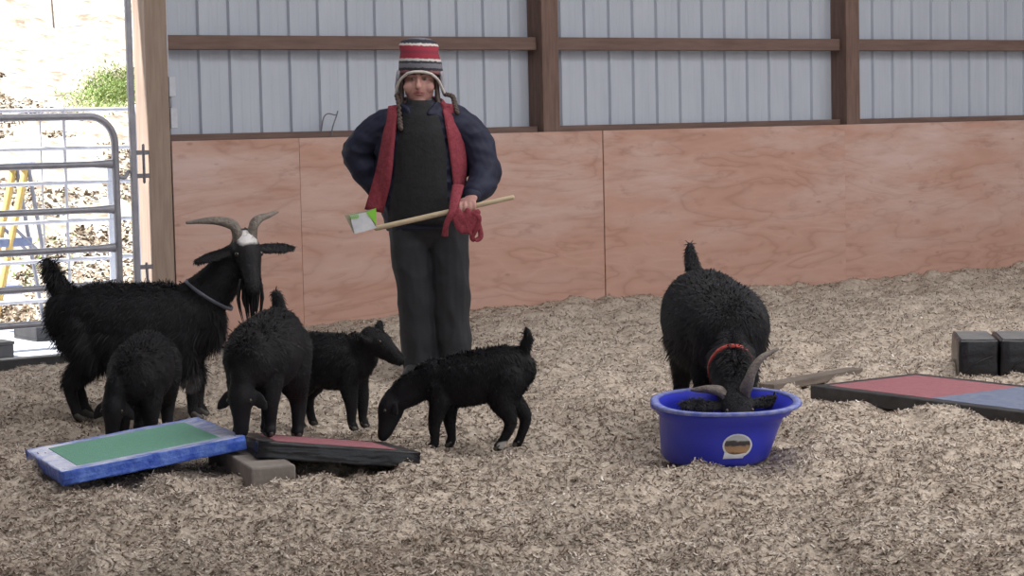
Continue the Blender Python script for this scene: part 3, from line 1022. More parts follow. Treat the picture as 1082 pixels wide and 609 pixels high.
# doe eating from the tub
HB = 0.65
mB = mat_fur('black_coat_dusty', BLK, (0.020, 0.019, 0.024))
gB, pollB, DB, UB, LB = goat('goat', (0.835, 8.93, 0), math.radians(-83), HB, mB,
              'black goat with red collar and curved horns feeding head-down in the blue tub',
              ((0.84, -0.07, 0.31), (0.72, 0.0, -0.55), (0.55, 0, 0.76)), [(0.34, 0, 0.70), (0.56, -0.03, 0.55), (0.72, -0.05, 0.40)],
              [(-0.50, 0.0, 0.88), (-0.53, -0.02, 0.99), (-0.55, -0.03, 1.06), (-0.56, -0.035, 1.16)],
              horns=[(1, [(0.02, 0.08, 0.0), (0.045, 0.16, 0.03), (0.10, 0.225, 0.07), (0.20, 0.255, 0.11)], 0.058),
                     (-1, [(0.05, -0.01, 0.04), (0.11, -0.04, 0.09), (0.16, -0.08, 0.13), (0.19, -0.11, 0.16)], 0.046)],
              torso=[((-0.50, 0, 0.80), (0.13, 0.16)), ((-0.37, 0, 0.775), (0.195, 0.235)), ((-0.08, 0, 0.68), (0.235, 0.275)),
                     ((0.20, 0, 0.68), (0.225, 0.28)), ((0.40, 0, 0.68), (0.18, 0.22))],
              girth=1.36, length=0.98, hair=0.05, hair_n=70000, voxel=0.008, ear_len=0.28, ears=((1.0, 0.10, 0.1), (1.0, 0.0, 0.1)),
              shag=lambda P: np.where(P[:, 2] < 0.40, 1.3, 0.5))
collar(gB, (0.415, -0.028, 0.305), (0.80, -0.08, -0.58), (0.086, 0.115), mat('red_collar', (0.50, 0.06, 0.045), (0.42, 0.05, 0.04), rough=0.6), width=0.009)

mK = mat_fur('kid_black_coat', (0.007, 0.0066, 0.0084), (0.014, 0.013, 0.016))
KT = [((-0.50, 0, 0.74), (0.12, 0.16)), ((-0.37, 0, 0.715), (0.19, 0.235)), ((-0.06, 0, 0.665), (0.225, 0.275)), ((0.21, 0, 0.665), (0.20, 0.265)), ((0.40, 0, 0.69), (0.14, 0.19))]
KF = [((-0.50, 0, 0.78), (0.10, 0.14)), ((-0.37, 0, 0.73), (0.16, 0.24)), ((-0.06, 0, 0.63), (0.21, 0.30)), ((0.21, 0, 0.60), (0.21, 0.29)), ((0.40, 0, 0.60), (0.16, 0.22))]
short = dict(hair=0.027, hair_n=30000, voxel=0.006, fuzz=1.3, head_scale=1.18, muzzle=0.345)
# kid nosing the ground at the right
c = at_z(500, 474)
mK4 = mat_fur('kid_coat_white_flecks', (0.007, 0.0066, 0.0084), (0.014, 0.013, 0.016), extra=[((0.02, 0.11, 0.20), (0.018, 0.03, 0.022), (0.5, 0.48, 0.47)), ((-0.13, 0.055, 0.02), (0.03, 0.03, 0.018), (0.5, 0.48, 0.46))])
goat('goat_kid', (c.x, c.y, 0), math.radians(174), 0.41, mK4, 'black kid with upright tail reaching its nose down to the floor',
     ((0.76, 0.02, 0.50), (0.36, 0.16, -0.88), (0.85, 0.15, 0.42)), [(0.34, 0, 0.70), (0.52, 0.01, 0.62), (0.66, 0.015, 0.54)],
     [(-0.50, 0, 0.90), (-0.52, 0, 1.0), (-0.55, 0, 1.08), (-0.54, 0, 1.17)],
     legs={'fl': [(0.31, 0.055, 0.60), (0.31, 0.11, 0.45), (0.36, 0.11, 0.25), (0.355, 0.11, 0.085), (0.385, 0.11, 0.035)],
           'fr': [(0.30, -0.055, 0.60), (0.25, -0.11, 0.45), (0.24, -0.11, 0.25), (0.22, -0.11, 0.085), (0.245, -0.11, 0.035)],
           'hl': [(-0.36, 0.065, 0.70), (-0.29, 0.11, 0.50), (-0.385, 0.12, 0.28), (-0.30, 0.12, 0.085), (-0.26, 0.12, 0.035)],
           'hr': [(-0.39, -0.065, 0.70), (-0.34, -0.11, 0.50), (-0.50, -0.12, 0.30), (-0.45, -0.12, 0.085), (-0.42, -0.12, 0.035)]},
     torso=[((-0.50, 0, 0.78), (0.12, 0.15)), ((-0.38, 0, 0.775), (0.185, 0.225)), ((-0.08, 0, 0.70), (0.205, 0.255)), ((0.20, 0, 0.65), (0.185, 0.245)), ((0.38, 0, 0.64), (0.13, 0.19))],
     ears=((0.8, -0.2, -0.35), (1.0, 0.1, 0.3)), ear_len=0.18, **short)
# kid behind the board, facing right
goat('goat_kid', (-0.775, 9.25, 0), math.radians(-26), 0.43, mK, 'black kid with raised head facing right beside the person\'s legs',
     ((0.48, -0.08, 0.93), (0.84, 0.05, -0.48), (0.45, 0, 0.9)), [(0.34, 0, 0.74), (0.41, -0.03, 0.83)],
     [(-0.50, 0.0, 0.88), (-0.56, 0, 0.97), (-0.60, 0, 1.04)],
     torso=KT, length=0.80, ears=((0.9, 0.5, 0.6), (0.9, 0.25, 0.45)), ear_len=0.24, **short)
# kid on the boards, facing the camera
goat('goat_kid', (-0.955, 8.32, 0.130), math.radians(-102), 0.475, mK, 'black kid standing on the boards facing the camera with lowered head',
     ((0.52, -0.03, 0.44), (0.22, 0.0, -0.95), (0.9, 0, 0.3)), [(0.34, 0, 0.70), (0.43, 0, 0.60), (0.49, -0.02, 0.50)],
     [(-0.48, -0.03, 0.92), (-0.50, -0.05, 1.02), (-0.47, -0.06, 1.06)],
     legs={'hl': [(-0.34, 0.065, 0.64), (-0.28, 0.10, 0.43), (-0.42, 0.11, 0.20), (-0.38, 0.115, -0.03), (-0.355, 0.115, -0.075)],
           'hr': [(-0.34, -0.065, 0.64), (-0.28, -0.10, 0.43), (-0.42, -0.11, 0.21), (-0.38, -0.115, 0.0), (-0.355, -0.115, -0.045)]},
     torso=KF, girth=1.32, ears=((0.75, -0.1, -0.8), (0.75, -0.1, -0.8)), ear_len=0.17, **{**short, 'fuzz': 1.6})
# kid behind the green board
goat('goat_kid', (-1.565, 9.08, 0), math.radians(-92), 0.455, mK, 'black kid with head bowed behind the green-topped board',
     ((0.54, -0.15, 0.46), (0.25, -0.05, -0.95), (0.9, 0, 0.3)), [(0.32, -0.02, 0.70), (0.44, -0.08, 0.60), (0.51, -0.13, 0.52)],
     [(-0.48, 0.0, 0.86), (-0.53, 0.02, 0.88), (-0.58, 0.02, 0.76)],
     torso=KF, girth=1.32, ears=((0.6, -0.1, -0.8), (0.6, -0.1, -0.8)), ear_len=0.16, **{**short, 'fuzz': 1.75})

# ------------------------------------------------------------------ blue tub
tub = empty('feed_tub', (0.815, 8.22, 0.0), 0)
tag(tub, 'oval blue plastic feed tub with flared rim and round picture sticker', 'tub')


def oval(t, rx, ry, p=2.3):
    c_, s_ = math.cos(t), math.sin(t)
    return rx * math.copysign(abs(c_) ** (2 / p), c_), ry * math.copysign(abs(s_) ** (2 / p), s_)


NT = 64
levels = [  # z, cx, rx, ry
    (0.0, -0.055, 0.190, 0.265), (0.015, -0.054, 0.203, 0.278), (0.10, -0.045, 0.216, 0.290), (0.160, -0.036, 0.226, 0.298), (0.172, -0.030, 0.245, 0.312), (0.205, -0.022, 0.252, 0.318)]
inner = [(0.205, -0.022, 0.240, 0.306), (0.172, -0.03, 0.222, 0.294), (0.10, -0.045, 0.202, 0.276), (0.022, -0.052, 0.188, 0.262)]


def tub_ring(bm, z, cx_, rx, ry):
    out = []
    for k_ in range(NT):
        x, y = oval(2 * math.pi * k_ / NT, rx, ry)
        out.append(bm.verts.new((x + cx_ + (z * 0.12 if x > 0 else 0), y, z + 0.02 * (y + 0.3) * (z / 0.2))))
    return out


bm = bmesh.new()
rings = [tub_ring(bm, *l) for l in levels + inner]
for a, b_ in zip(rings[:-1], rings[1:]):
    for k_ in range(NT):
        bm.faces.new((a[k_], a[(k_ + 1) % NT], b_[(k_ + 1) % NT], b_[k_]))
bm.faces.new(rings[0][::-1])
bm.faces.new(rings[-1])
obj('bowl', bm, M['tub'], tub, smooth=True)
bm = bmesh.new()
rr = [tub_ring(bm, z, -0.022, rx, ry) for z, rx, ry in ((0.196, 0.248, 0.312), (0.198, 0.270, 0.335), (0.210, 0.272, 0.337), (0.213, 0.262, 0.327), (0.210, 0.241, 0.307))]
for a, b_ in zip(rr, rr[1:] + rr[:1]):
    for k_ in range(NT):
        bm.faces.new((a[k_], a[(k_ + 1) % NT], b_[(k_ + 1) % NT], b_[k_]))
rim = obj('rim', bm, M['tub_rim'], tub, smooth=True)
rim['label'] = 'scuffed flared rim of the tub'
for sg in (-1, 1):
    bm = bmesh.new()
    x0 = sg * 0.243 - 0.022 + (0.024 if sg > 0 else 0)
    for a, b_ in (((x0, 0.13), (x0, -0.13)),):
        top = [(x0, -0.15), (x0 + sg * 0.028, -0.06), (x0 + sg * 0.032, 0.0), (x0 + sg * 0.028, 0.06), (x0, 0.15)]
        lo = [bm.verts.new((x, y, 0.192 + 0.02 * (y + 0.3))) for x, y in top]
        hi = [bm.verts.new((x, y, 0.208 + 0.02 * (y + 0.3))) for x, y in top]
        bm.faces.new(lo)
        bm.faces.new(hi[::-1])
        for i in range(5):
            j = (i + 1) % 5
            bm.faces.new((lo[i], lo[j], hi[j], hi[i]))
    obj('handle', bm, M['tub'], tub)


def mat_sticker():
    m, nt, b = node_mat('sticker_print')
    b.inputs['Roughness'].default_value = 0.4
    tc = N(nt, 'ShaderNodeTexCoord')
    sx = N(nt, 'ShaderNodeSeparateXYZ')
    nt.links.new(tc.outputs['Object'], sx.inputs[0])
    nz = N(nt, 'ShaderNodeTexNoise', Scale=40.0, Detail=3.0)
    nt.links.new(tc.outputs['Object'], nz.inputs['Vector'])
    ma = N(nt, 'ShaderNodeMath', operation='MULTIPLY_ADD')
    ma.inputs[1].default_value = 0.022
    nt.links.new(nz.outputs['Fac'], ma.inputs[0])
    nt.links.new(sx.outputs['Z'], ma.inputs[2])
    mr = N(nt, 'ShaderNodeMapRange')
    mr.inputs['From Min'].default_value = -0.032
    mr.inputs['From Max'].default_value = 0.056
    nt.links.new(ma.outputs[0], mr.inputs['Value'])
    rp = ramp(nt, [(0.0, (0.30, 0.15, 0.07)), (0.12, (0.10, 0.05, 0.03)), (0.22, (0.42, 0.24, 0.12)), (0.45, (0.34, 0.22, 0.13)), (0.52, (0.04, 0.035, 0.04)), (0.66, (0.06, 0.055, 0.06)), (0.72, (0.45, 0.46, 0.48)), (1.0, (0.38, 0.40, 0.43))])
    nt.links.new(mr.outputs[0], rp.inputs[0])
    nt.links.new(rp.outputs[0], b.inputs['Base Color'])
    return m


def wrapped_patch(name, cxx, czz, rx, rz, m, parent, off, outline):
    """flat print laid on the curved front of the tub; outline points in the unit square"""
    bm = bmesh.new()
    NR = 6
    rows = []
    for f in range(1, NR + 1):
        row = []
        for (a, b_) in outline:
            x, z = cxx + a * rx * f / NR, czz + b_ * rz * f / NR
            i = next(j for j in range(len(levels) - 1) if levels[j][0] <= z <= levels[j + 1][0])
            t = (z - levels[i][0]) / (levels[i + 1][0] - levels[i][0])
            c0, r_x, r_y = [levels[i][q] * (1 - t) + levels[i + 1][q] * t for q in (1, 2, 3)]
            xx = min(0.98, abs((x - c0 - (z * 0.12 if x > c0 else 0)) / r_x))
            y = -r_y * (1 - xx ** 2.3) ** (1 / 2.3)
            row.append(bm.verts.new((x - cxx, y - off, z - czz + 0.02 * (y + 0.3) * z / 0.2)))
        rows.append(row)
    n_ = len(outline)
    bm.faces.new(rows[0])
    for a, b_ in zip(rows[:-1], rows[1:]):
        for k2 in range(n_):
            bm.faces.new((a[k2], a[(k2 + 1) % n_], b_[(k2 + 1) % n_], b_[k2]))
    o = obj(name, bm, m, parent, smooth=True)
    o.location = (cxx, 0, czz)
    return o


circ = [(math.cos(2 * math.pi * k_ / 24), math.sin(2 * math.pi * k_ / 24)) for k_ in range(24)]
st = wrapped_patch('sticker', 0.005, 0.082, 0.056, 0.046, M['white'], tub, 0.0025, circ)
st['label'] = 'round landscape sticker on the tub'
wrapped_patch('sticker_picture', 0.005, 0.083, 0.049, 0.039, mat_sticker(), tub, 0.0035, circ)
wrapped_patch('sticker_banner', -0.008, 0.046, 0.042, 0.012, M['white'], tub, 0.004, [(-1, -1), (0.8, -1), (1, 0.6), (-0.85, 1)])
bm = bmesh.new()
gv = tub_ring(bm, 0.03, -0.05, 0.185, 0.26)
fm = bmesh.ops.triangle_fill
cv = bm.verts.new((-0.05, 0, 0.05))
for k_ in range(NT):
    bm.faces.new((gv[k_], gv[(k_ + 1) % NT], cv))
fd = obj('grain_feed', bm, mat('grain', (0.22, 0.16, 0.10), (0.35, 0.27, 0.17), rough=0.9, scale=60, bump=0.8))
fd.location = tub.location
tag(fd, 'layer of grain feed lying in the blue tub', 'feed', kind='stuff')

# ------------------------------------------------------------------ boards
def frame_axes(c0, ex, ey):
    ex, ey = Vector(ex).normalized(), Vector(ey)
    ey = (ey - ex * ey.dot(ex)).normalized()
    ez = ex.cross(ey)
    m_ = Matrix((ex, ey, ez)).transposed().to_4x4()
    m_.translation = Vector(c0)
    return m_


def rect_part(name, lo, hi, m, parent, bevel=0.004, jit=0.0):
    bm = bmesh.new()
    box(bm, lo, hi)
    if jit:
        bmesh.ops.subdivide_edges(bm, edges=list(bm.edges), cuts=9, use_grid_fill=True)
        for v in bm.verts:
            v.co += Vector((random.uniform(-1, 1), random.uniform(-1, 1), random.uniform(-1, 1))) * jit
        return obj(name, bm, m, parent, smooth=True)
    return obj(name, bm, m, parent, bevel=bevel)


def board(name, label, matrix, lx, ly, th_, edge_m, top_m, panels, border, jit=0.0):
    b_ = empty(name)
    b_.matrix_world = matrix
    tag(b_, label, 'board')
    rect_part('core', (0.01, 0.01, 0.004), (lx - 0.01, ly - 0.01, th_ - 0.006), edge_m, b_)
    rect_part('edge_wrap', (0, 0, 0), (lx, 0.03, th_ - 0.001), edge_m, b_, jit=jit)
    rect_part('edge_wrap', (0, ly - 0.03, 0), (lx, ly, th_ - 0.001), edge_m, b_, jit=jit)
    rect_part('edge_wrap', (0, 0.03, 0), (0.03, ly - 0.03, th_ - 0.001), edge_m, b_, jit=jit)
    rect_part('edge_wrap', (lx - 0.03, 0.03, 0), (lx, ly - 0.03, th_ - 0.001), edge_m, b_, jit=jit)
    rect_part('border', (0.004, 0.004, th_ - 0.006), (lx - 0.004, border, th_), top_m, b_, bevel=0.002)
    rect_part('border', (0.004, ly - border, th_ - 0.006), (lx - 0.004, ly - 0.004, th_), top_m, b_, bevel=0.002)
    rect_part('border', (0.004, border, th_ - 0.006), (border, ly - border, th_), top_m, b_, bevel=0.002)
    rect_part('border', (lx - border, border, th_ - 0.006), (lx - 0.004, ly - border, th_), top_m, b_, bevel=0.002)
    for a, c_, m in panels:
        rect_part('felt_panel', (a, border, th_ - 0.008), (c_, ly - border, th_ + 0.001), m, b_, bevel=0.001)
    return b_


dep = Vector((-0.23, 0.63, 0))
n0 = at_z(67, 520, 0.0)
n1 = at_y(261, 481, 8.00)
ex1 = n1 - n0
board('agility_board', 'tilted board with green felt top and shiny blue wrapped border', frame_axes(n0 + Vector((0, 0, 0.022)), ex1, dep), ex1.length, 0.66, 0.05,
      M['bluewrap'], M['blue_sheen'], [(0.075, ex1.length - 0.075, M['green'])], 0.075, jit=0.0022)
tape = None
q0 = at_y(272, 484, 7.85)
q1 = at_z(443, 499, 0.0) + Vector((0, 0, 0.012))
ex2 = q1 - q0
board('agility_board', 'tilted board with red felt top and black wrapped border under the kids', frame_axes(q0, ex2, dep + Vector((0, 0, -0.045))), ex2.length, 0.64, 0.062,
      M['wrap'], M['blackframe'], [(0.075, ex2.length - 0.075, M['red'])], 0.075, jit=0.0022)
blk0 = at_y(266, 524, 7.68)
bx_ = empty('wooden_block')
bx_.matrix_world = frame_axes(blk0 + Vector((0, 0, -0.012)), (0.94, 0.34, 0), dep)
tag(bx_, 'weathered grey timber block propping up the two tilted boards', 'block')
rect_part('timber', (0, 0, 0), (0.165, 0.74, 0.112), M['block'], bx_, bevel=0.008)

# flat board at the right
c0 = at_z(856, 408, 0.055)
fl = board('agility_board', 'flat board with red and blue felt panels and black frame at the right', frame_axes(Vector((c0.x, c0.y, -0.005)), (0.57, -0.82, 0), (0.82, 0.57, 0)), 1.40, 0.68, 0.062,
           M['blackframe'], M['blackframe'], [(0.06, 0.70, M['red']), (0.70, 1.34, M['bluefelt'])], 0.06)
pk0 = at_z(818, 414, 0.0)
pk = empty('loose_plank')
pk.matrix_world = frame_axes(pk0 + Vector((0, 0, -0.004)), (0.66, 0.75, 0), (-0.75, 0.66, 0))
tag(pk, 'weathered brown plank lying along the left side of the flat board', 'plank')
rect_part('plank', (0, 0, 0), (0.78, 0.09, 0.038), M['darkwood'], pk, bevel=0.004)

# black wrapped blocks at the right edge
bxd = Vector((0.985, -0.12, 0))
b0_ = at_z(1013, 401, 0.0)
for k_, lab in enumerate(('black plastic-wrapped block behind the flat board, left of the pair', 'black plastic-wrapped block cut off by the right edge of the photo')):
    e_ = empty('wrapped_block')
    e_.matrix_world = frame_axes(b0_ + bxd * (0.200 * k_) + Vector((0, 0, -0.01)), bxd, (0.12, 0.985, 0))
    tag(e_, lab, 'block')
    bm = bmesh.new()
    ww = 0.19 if k_ == 0 else 0.24
    box(bm, (0, 0, 0), (ww, 0.42, 0.20))
    bmesh.ops.bevel(bm, geom=list(bm.edges), offset=0.014, segments=3, affect='EDGES', profile=0.5)
    bmesh.ops.subdivide_edges(bm, edges=list(bm.edges), cuts=2, use_grid_fill=True)
    for v in bm.verts:
        v.co += Vector((mnoise.noise(v.co * 14 + Vector((k_, 0, 0))), mnoise.noise(v.co * 14 + Vector((9, k_, 0))), mnoise.noise(v.co * 14 + Vector((0, 5, k_))))) * 0.006
    obj('wrapping', bm, M['wrap'], e_, smooth=True)
    rect_part('top_sheet', (0.016, 0.02, 0.196), (ww - 0.016, 0.40, 0.2045), mat('dusty_top', (0.13, 0.13, 0.14), (0.20, 0.19, 0.19), rough=0.6, scale=9), e_, bevel=0.003)
    tube_obj('tape_seam', [(0.03, -0.003, 0.03), (0.09, -0.004, 0.09), (0.16, -0.003, 0.12)], [0.004, 0.003, 0.003], M['wrap'], e_, seg=6)

# ------------------------------------------------------------------ person
pc = at_z(443, 404, 0.0)
per = empty('person', (at_y(443, 404, 10.9).x + 0.038, 10.9, 0.0))
tag(per, 'person in striped knit hat, navy jacket and red scarf standing with hand on hip', 'person')
# naked-body core and head, one continuous skin
bm = bmesh.new()
tube(bm, [(0.02, 0.0, 0.86), (0.01, 0.0, 1.08), (0.0, 0.0, 1.28), (0.0, 0.01, 1.36)], [(0.15, 0.11), (0.13, 0.10), (0.155, 0.10), (0.11, 0.075)], side=(1, 0, 0), seg=16)
tube(bm, [(0.0, 0.015, 1.33), (0.0, 0.0, 1.43), (0.0, -0.005, 1.47)], [0.062, 0.056, 0.056], side=(1, 0, 0))
for sg, ank in ((-1, -0.05), (1, 0.125)):
    tube(bm, [(0.02 + sg * 0.085, 0.0, 0.88), (0.025 + sg * 0.09, -0.01, 0.5), (ank, 0.01, 0.09)], [0.085, 0.055, 0.04], side=(1, 0, 0))
    tube(bm, [(ank, 0.03, 0.05), (ank + sg * 0.02, -0.13, 0.035)], [(0.035, 0.035), (0.04, 0.025)], side=(1, 0, 0))
tube(bm, [(-0.16, 0.0, 1.31), (-0.30, 0.06, 1.16), (-0.19, 0.12, 0.965)], [0.05, 0.042, 0.032], side=(0, 1, 0))
tube(bm, [(0.17, 0.0, 1.31), (0.305, 0.0, 1.06), (0.255, -0.19, 0.935)], [0.05, 0.042, 0.03], side=(0, 1, 0))
# head
hc = Vector((0.0, -0.01, 1.512))
ellipsoid(bm, hc + Vector((0, 0.012, 0.03)), (0.083, 0.096, 0.10))
ellipsoid(bm, hc + Vector((0, -0.018, -0.035)), (0.075, 0.074, 0.095))
ellipsoid(bm, hc + Vector((0, -0.052, -0.098)), (0.034, 0.030, 0.026))          # chin
for sg in (-1, 1):
    ellipsoid(bm, hc + Vector((sg * 0.046, -0.058, -0.034)), (0.032, 0.027, 0.032))  # cheek
    ellipsoid(bm, hc + Vector((sg * 0.085, 0.012, -0.02)), (0.012, 0.022, 0.034))    # ear
tube(bm, [hc + Vector((0, -0.082, 0.012)), hc + Vector((0, -0.097, -0.018)), hc + Vector((0, -0.108, -0.034))], [(0.010, 0.010), (0.012, 0.012), (0.016, 0.013)], side=(1, 0, 0), seg=10)
tube(bm, [hc + Vector((-0.045, -0.080, 0.022)), hc + Vector((0, -0.090, 0.026)), hc + Vector((0.045, -0.080, 0.022))], [0.008, 0.009, 0.008], seg=8)   # brow ridge
# hands
stick_a, stick_b = Vector((-0.215, -0.30, 0.790)), Vector((0.452, -0.27, 0.925))
sdir = (stick_b - stick_a).normalized()


def stick_at(x):
    return stick_a + (stick_b - stick_a) * ((x - stick_a.x) / (stick_b.x - stick_a.x))


hx = 0.232
hcn = stick_at(hx)
tube(bm, [Vector((0.252, -0.205, 0.930)), hcn + Vector((0.012, 0.025, 0.038)), hcn + Vector((-0.002, -0.012, 0.030))], [(0.028, 0.020), (0.040, 0.018), (0.042, 0.014)], side=sdir, seg=12)
for i, (off, ln_) in enumerate(((-0.034, 0.95), (-0.011, 1.05), (0.012, 1.0), (0.034, 0.85))):
    c_ = stick_at(hx + off)
    ring = [c_ + Vector((0, -0.016, 0.030)), c_ + Vector((0, -0.034 * ln_, 0.012)), c_ + Vector((0, -0.033 * ln_, -0.014)), c_ + Vector((0, -0.012, -0.030 * ln_)), c_ + Vector((0, 0.012, -0.022))]
    tube(bm, ring, [0.0105, 0.0100, 0.0095, 0.0088, 0.0075], side=sdir, seg=8, sub=4)
c_ = stick_at(hx - 0.02)
tube(bm, [hcn + Vector((-0.02, 0.02, 0.035)), c_ + Vector((-0.035, 0.018, 0.026)), c_ + Vector((-0.052, -0.004, 0.024)), c_ + Vector((-0.062, -0.02, 0.014))], [0.014, 0.012, 0.0105, 0.009], side=(0, 0, 1), seg=8)
# the other hand rests on the hip behind the jacket
hw = Vector((-0.185, 0.125, 0.955))
tube(bm, [hw, hw + Vector((0.04, 0.02, -0.02)), hw + Vector((0.065, 0.02, -0.03))], [(0.03, 0.018), (0.040, 0.016), (0.036, 0.013)], side=(0, 0, 1))
for i in range(4):
    o_ = Vector((0.06, 0.02, -0.058 + i * 0.020))
    tube(bm, [hw + o_, hw + o_ + Vector((0.035, 0.012, -0.004)), hw + o_ + Vector((0.062, 0.004, -0.010))], [0.0098, 0.009, 0.0078], seg=8)
tube(bm, [hw + Vector((0.0, 0.0, -0.015)), hw + Vector((0.005, -0.045, -0.045)), hw + Vector((0.02, -0.075, -0.06))], [0.013, 0.011, 0.009], seg=8)
fuse('body', bm, M['skin'], per, 0.0055, 2)
for sg in (-1, 1):
    bm = bmesh.new()
    ellipsoid(bm, hc + Vector((sg * 0.031, -0.0795, 0.006)), (0.0135, 0.010, 0.0075), u=12, v=8)
    e_ = obj('eye', bm, mat('eye_white', (0.30, 0.24, 0.22), rough=0.3), per, smooth=True)
    bm = bmesh.new()
    ellipsoid(bm, hc + Vector((sg * 0.031, -0.0885, 0.006)), (0.0062, 0.003, 0.0062), u=10, v=6)
    obj('iris', bm, M['brow'], e_, smooth=True)
    tube_obj('eyebrow', [hc + Vector((sg * 0.014, -0.0965, 0.026)), hc + Vector((sg * 0.034, -0.0945, 0.031)), hc + Vector((sg * 0.054, -0.079, 0.025))], [0.004, 0.0045, 0.003], M['brow'], per, seg=6)
bm = bmesh.new()
tube(bm, [hc + Vector((-0.026, -0.082, -0.062)), hc + Vector((0, -0.0925, -0.060)), hc + Vector((0.026, -0.082, -0.062))], [(0.003, 0.003), (0.0065, 0.006), (0.003, 0.003)], side=(0, 0, 1), seg=8)
tube(bm, [hc + Vector((-0.022, -0.082, -0.069)), hc + Vector((0, -0.091, -0.071)), hc + Vector((0.022, -0.082, -0.069))], [(0.003, 0.003), (0.0065, 0.006), (0.003, 0.003)], side=(0, 0, 1), seg=8)
obj('lips', bm, M['lip'], per, smooth=True)
# hair below the hat
for sg in (-1, 1):
    tube_obj('hair', [hc + Vector((sg * 0.083, 0.0, 0.03)), hc + Vector((sg * 0.088, -0.006, -0.04)), hc + Vector((sg * 0.092, -0.02, -0.11)), hc + Vector((sg * 0.108, -0.05, -0.17))],
             [(0.012, 0.03), (0.012, 0.03), (0.014, 0.024), (0.008, 0.012)], M['hair'], per, side=(1, 0, 0), seg=10)
# trousers
bm = bmesh.new()
tube(bm, [(0.025, 0.0, 0.80), (0.02, 0.0, 0.98)], [(0.195, 0.14), (0.185, 0.13)], side=(1, 0, 0), seg=20)
for sg, ank in ((-1, -0.035), (1, 0.14)):
    tube(bm, [(0.025 + sg * 0.095, 0.0, 0.88), (0.03 + sg * 0.098, -0.005, 0.70), (0.042 + sg * 0.090, -0.015, 0.48), (0.05 + sg * 0.086, 0.005, 0.26), (ank + 0.005, 0.0, 0.085)],
         [(0.110, 0.130), (0.104, 0.120), (0.098, 0.105), (0.094, 0.098), (0.090, 0.094)], side=(1, 0, 0), seg=16)
crumple(fuse('trousers', bm, M['trouser'], per, 0.008, 3), 0.013, (9, 7, 5))
# boots
for sg, ank in ((-1, -0.05), (1, 0.135)):
    bm = bmesh.new()
    tube(bm, [(ank, 0.03, 0.16), (ank, 0.03, 0.07)], [0.058, 0.06], side=(1, 0, 0))
    tube(bm, [(ank, 0.06, 0.05), (ank + sg * 0.012, -0.05, 0.052), (ank + sg * 0.02, -0.16, 0.042)], [(0.05, 0.045), (0.052, 0.045), (0.05, 0.034)], side=(1, 0, 0))
    bt = fuse('boot', bm, M['boot'], per, 0.007, 2)
    bm = bmesh.new()
    tube(bm, [(ank, 0.085, 0.012), (ank + sg * 0.012, -0.05, 0.012), (ank + sg * 0.021, -0.185, 0.014)], [(0.05, 0.014), (0.054, 0.014), (0.045, 0.014)], side=(1, 0, 0))
    obj('sole', bm, M['sole'], bt, smooth=True)
# jacket
bm = bmesh.new()
JT = [((0.02, 0.0, 0.775), (0.205, 0.150)), ((0.010, 0.0, 0.92), (0.222, 0.152)), ((0.0, 0.0, 1.10), (0.234, 0.150)), ((0.0, 0.0, 1.25), (0.215, 0.145)), ((0.0, 0.0, 1.345), (0.17, 0.115)), ((0.0, 0.01, 1.395), (0.085, 0.08))]
tube(bm, [p for p, r in JT], [r for p, r in JT], side=(1, 0, 0), seg=24, sub=5, flat_caps=True)
tube(bm, [(-0.165, 0.0, 1.305), (-0.265, 0.035, 1.235), (-0.325, 0.065, 1.155), (-0.265, 0.09, 1.05), (-0.185, 0.10, 0.965)], [(0.085, 0.075), (0.086, 0.076), (0.085, 0.078), (0.085, 0.085), (0.075, 0.075)], seg=16)
tube(bm, [(0.17, 0.0, 1.30), (0.265, 0.0, 1.215), (0.315, -0.02, 1.08), (0.31, -0.08, 1.00), (0.268, -0.17, 0.950)], [(0.086, 0.088), (0.088, 0.084), (0.088, 0.082), (0.080, 0.076), (0.060, 0.056)], seg=16)
tube(bm, [(-0.10, -0.03, 1.375), (-0.085, -0.085, 1.375), (-0.055, -0.115, 1.335)], [(0.026, 0.010)] * 3, side=(0, 0, 1), seg=10)     # collar flaps
tube(bm, [(0.10, -0.03, 1.375), (0.085, -0.085, 1.375), (0.055, -0.115, 1.335)], [(0.026, 0.010)] * 3, side=(0, 0, 1), seg=10)
tube(bm, [(0.0, 0.085, 1.39), (-0.08, 0.05, 1.39), (-0.10, -0.02, 1.38)], [(0.035, 0.018)] * 3, side=(0, 0, 1), seg=10)
tube(bm, [(0.0, 0.085, 1.39), (0.08, 0.05, 1.39), (0.10, -0.02, 1.38)], [(0.035, 0.018)] * 3, side=(0, 0, 1), seg=10)
jk = fuse('jacket', bm, M['navy'], per, 0.006, 2)
crumple(jk, 0.016, (7, 7, 13))
bm = bmesh.new()
ellipsoid(bm, (0.085, -0.142, 1.165), (0.008, 0.005, 0.008), u=8, v=6)
obj('snap_button', bm, M['galv'], jk, smooth=True)
tube_obj('cuff', [(0.262, -0.182, 0.946), (0.254, -0.205, 0.936)], [(0.047, 0.044), (0.044, 0.040)], M['navy'], jk, side=(1, 0, 0), seg=14)
tube_obj('turtleneck', [(0, 0.0, 1.36), (0, -0.008, 1.405), (0, -0.012, 1.43)], [(0.085, 0.092), (0.070, 0.072), (0.066, 0.068)], M['collar_grey'], per, side=(1, 0, 0), seg=18)


def torso_front(x, z):
    zs_ = [p[2] for p, r in JT]
    z = min(max(z, zs_[0]), zs_[-1])
    i = next(j for j in range(len(JT) - 1) if zs_[j] <= z <= zs_[j + 1])
    t = (z - zs_[i]) / (zs_[i + 1] - zs_[i])
    cx_ = JT[i][0][0] * (1 - t) + JT[i + 1][0][0] * t
    rx = JT[i][1][0] * (1 - t) + JT[i + 1][1][0] * t
    ry = JT[i][1][1] * (1 - t) + JT[i + 1][1][1] * t
    q = min(0.93, abs((x - cx_) / rx))
    return -ry * math.sqrt(1 - q * q)


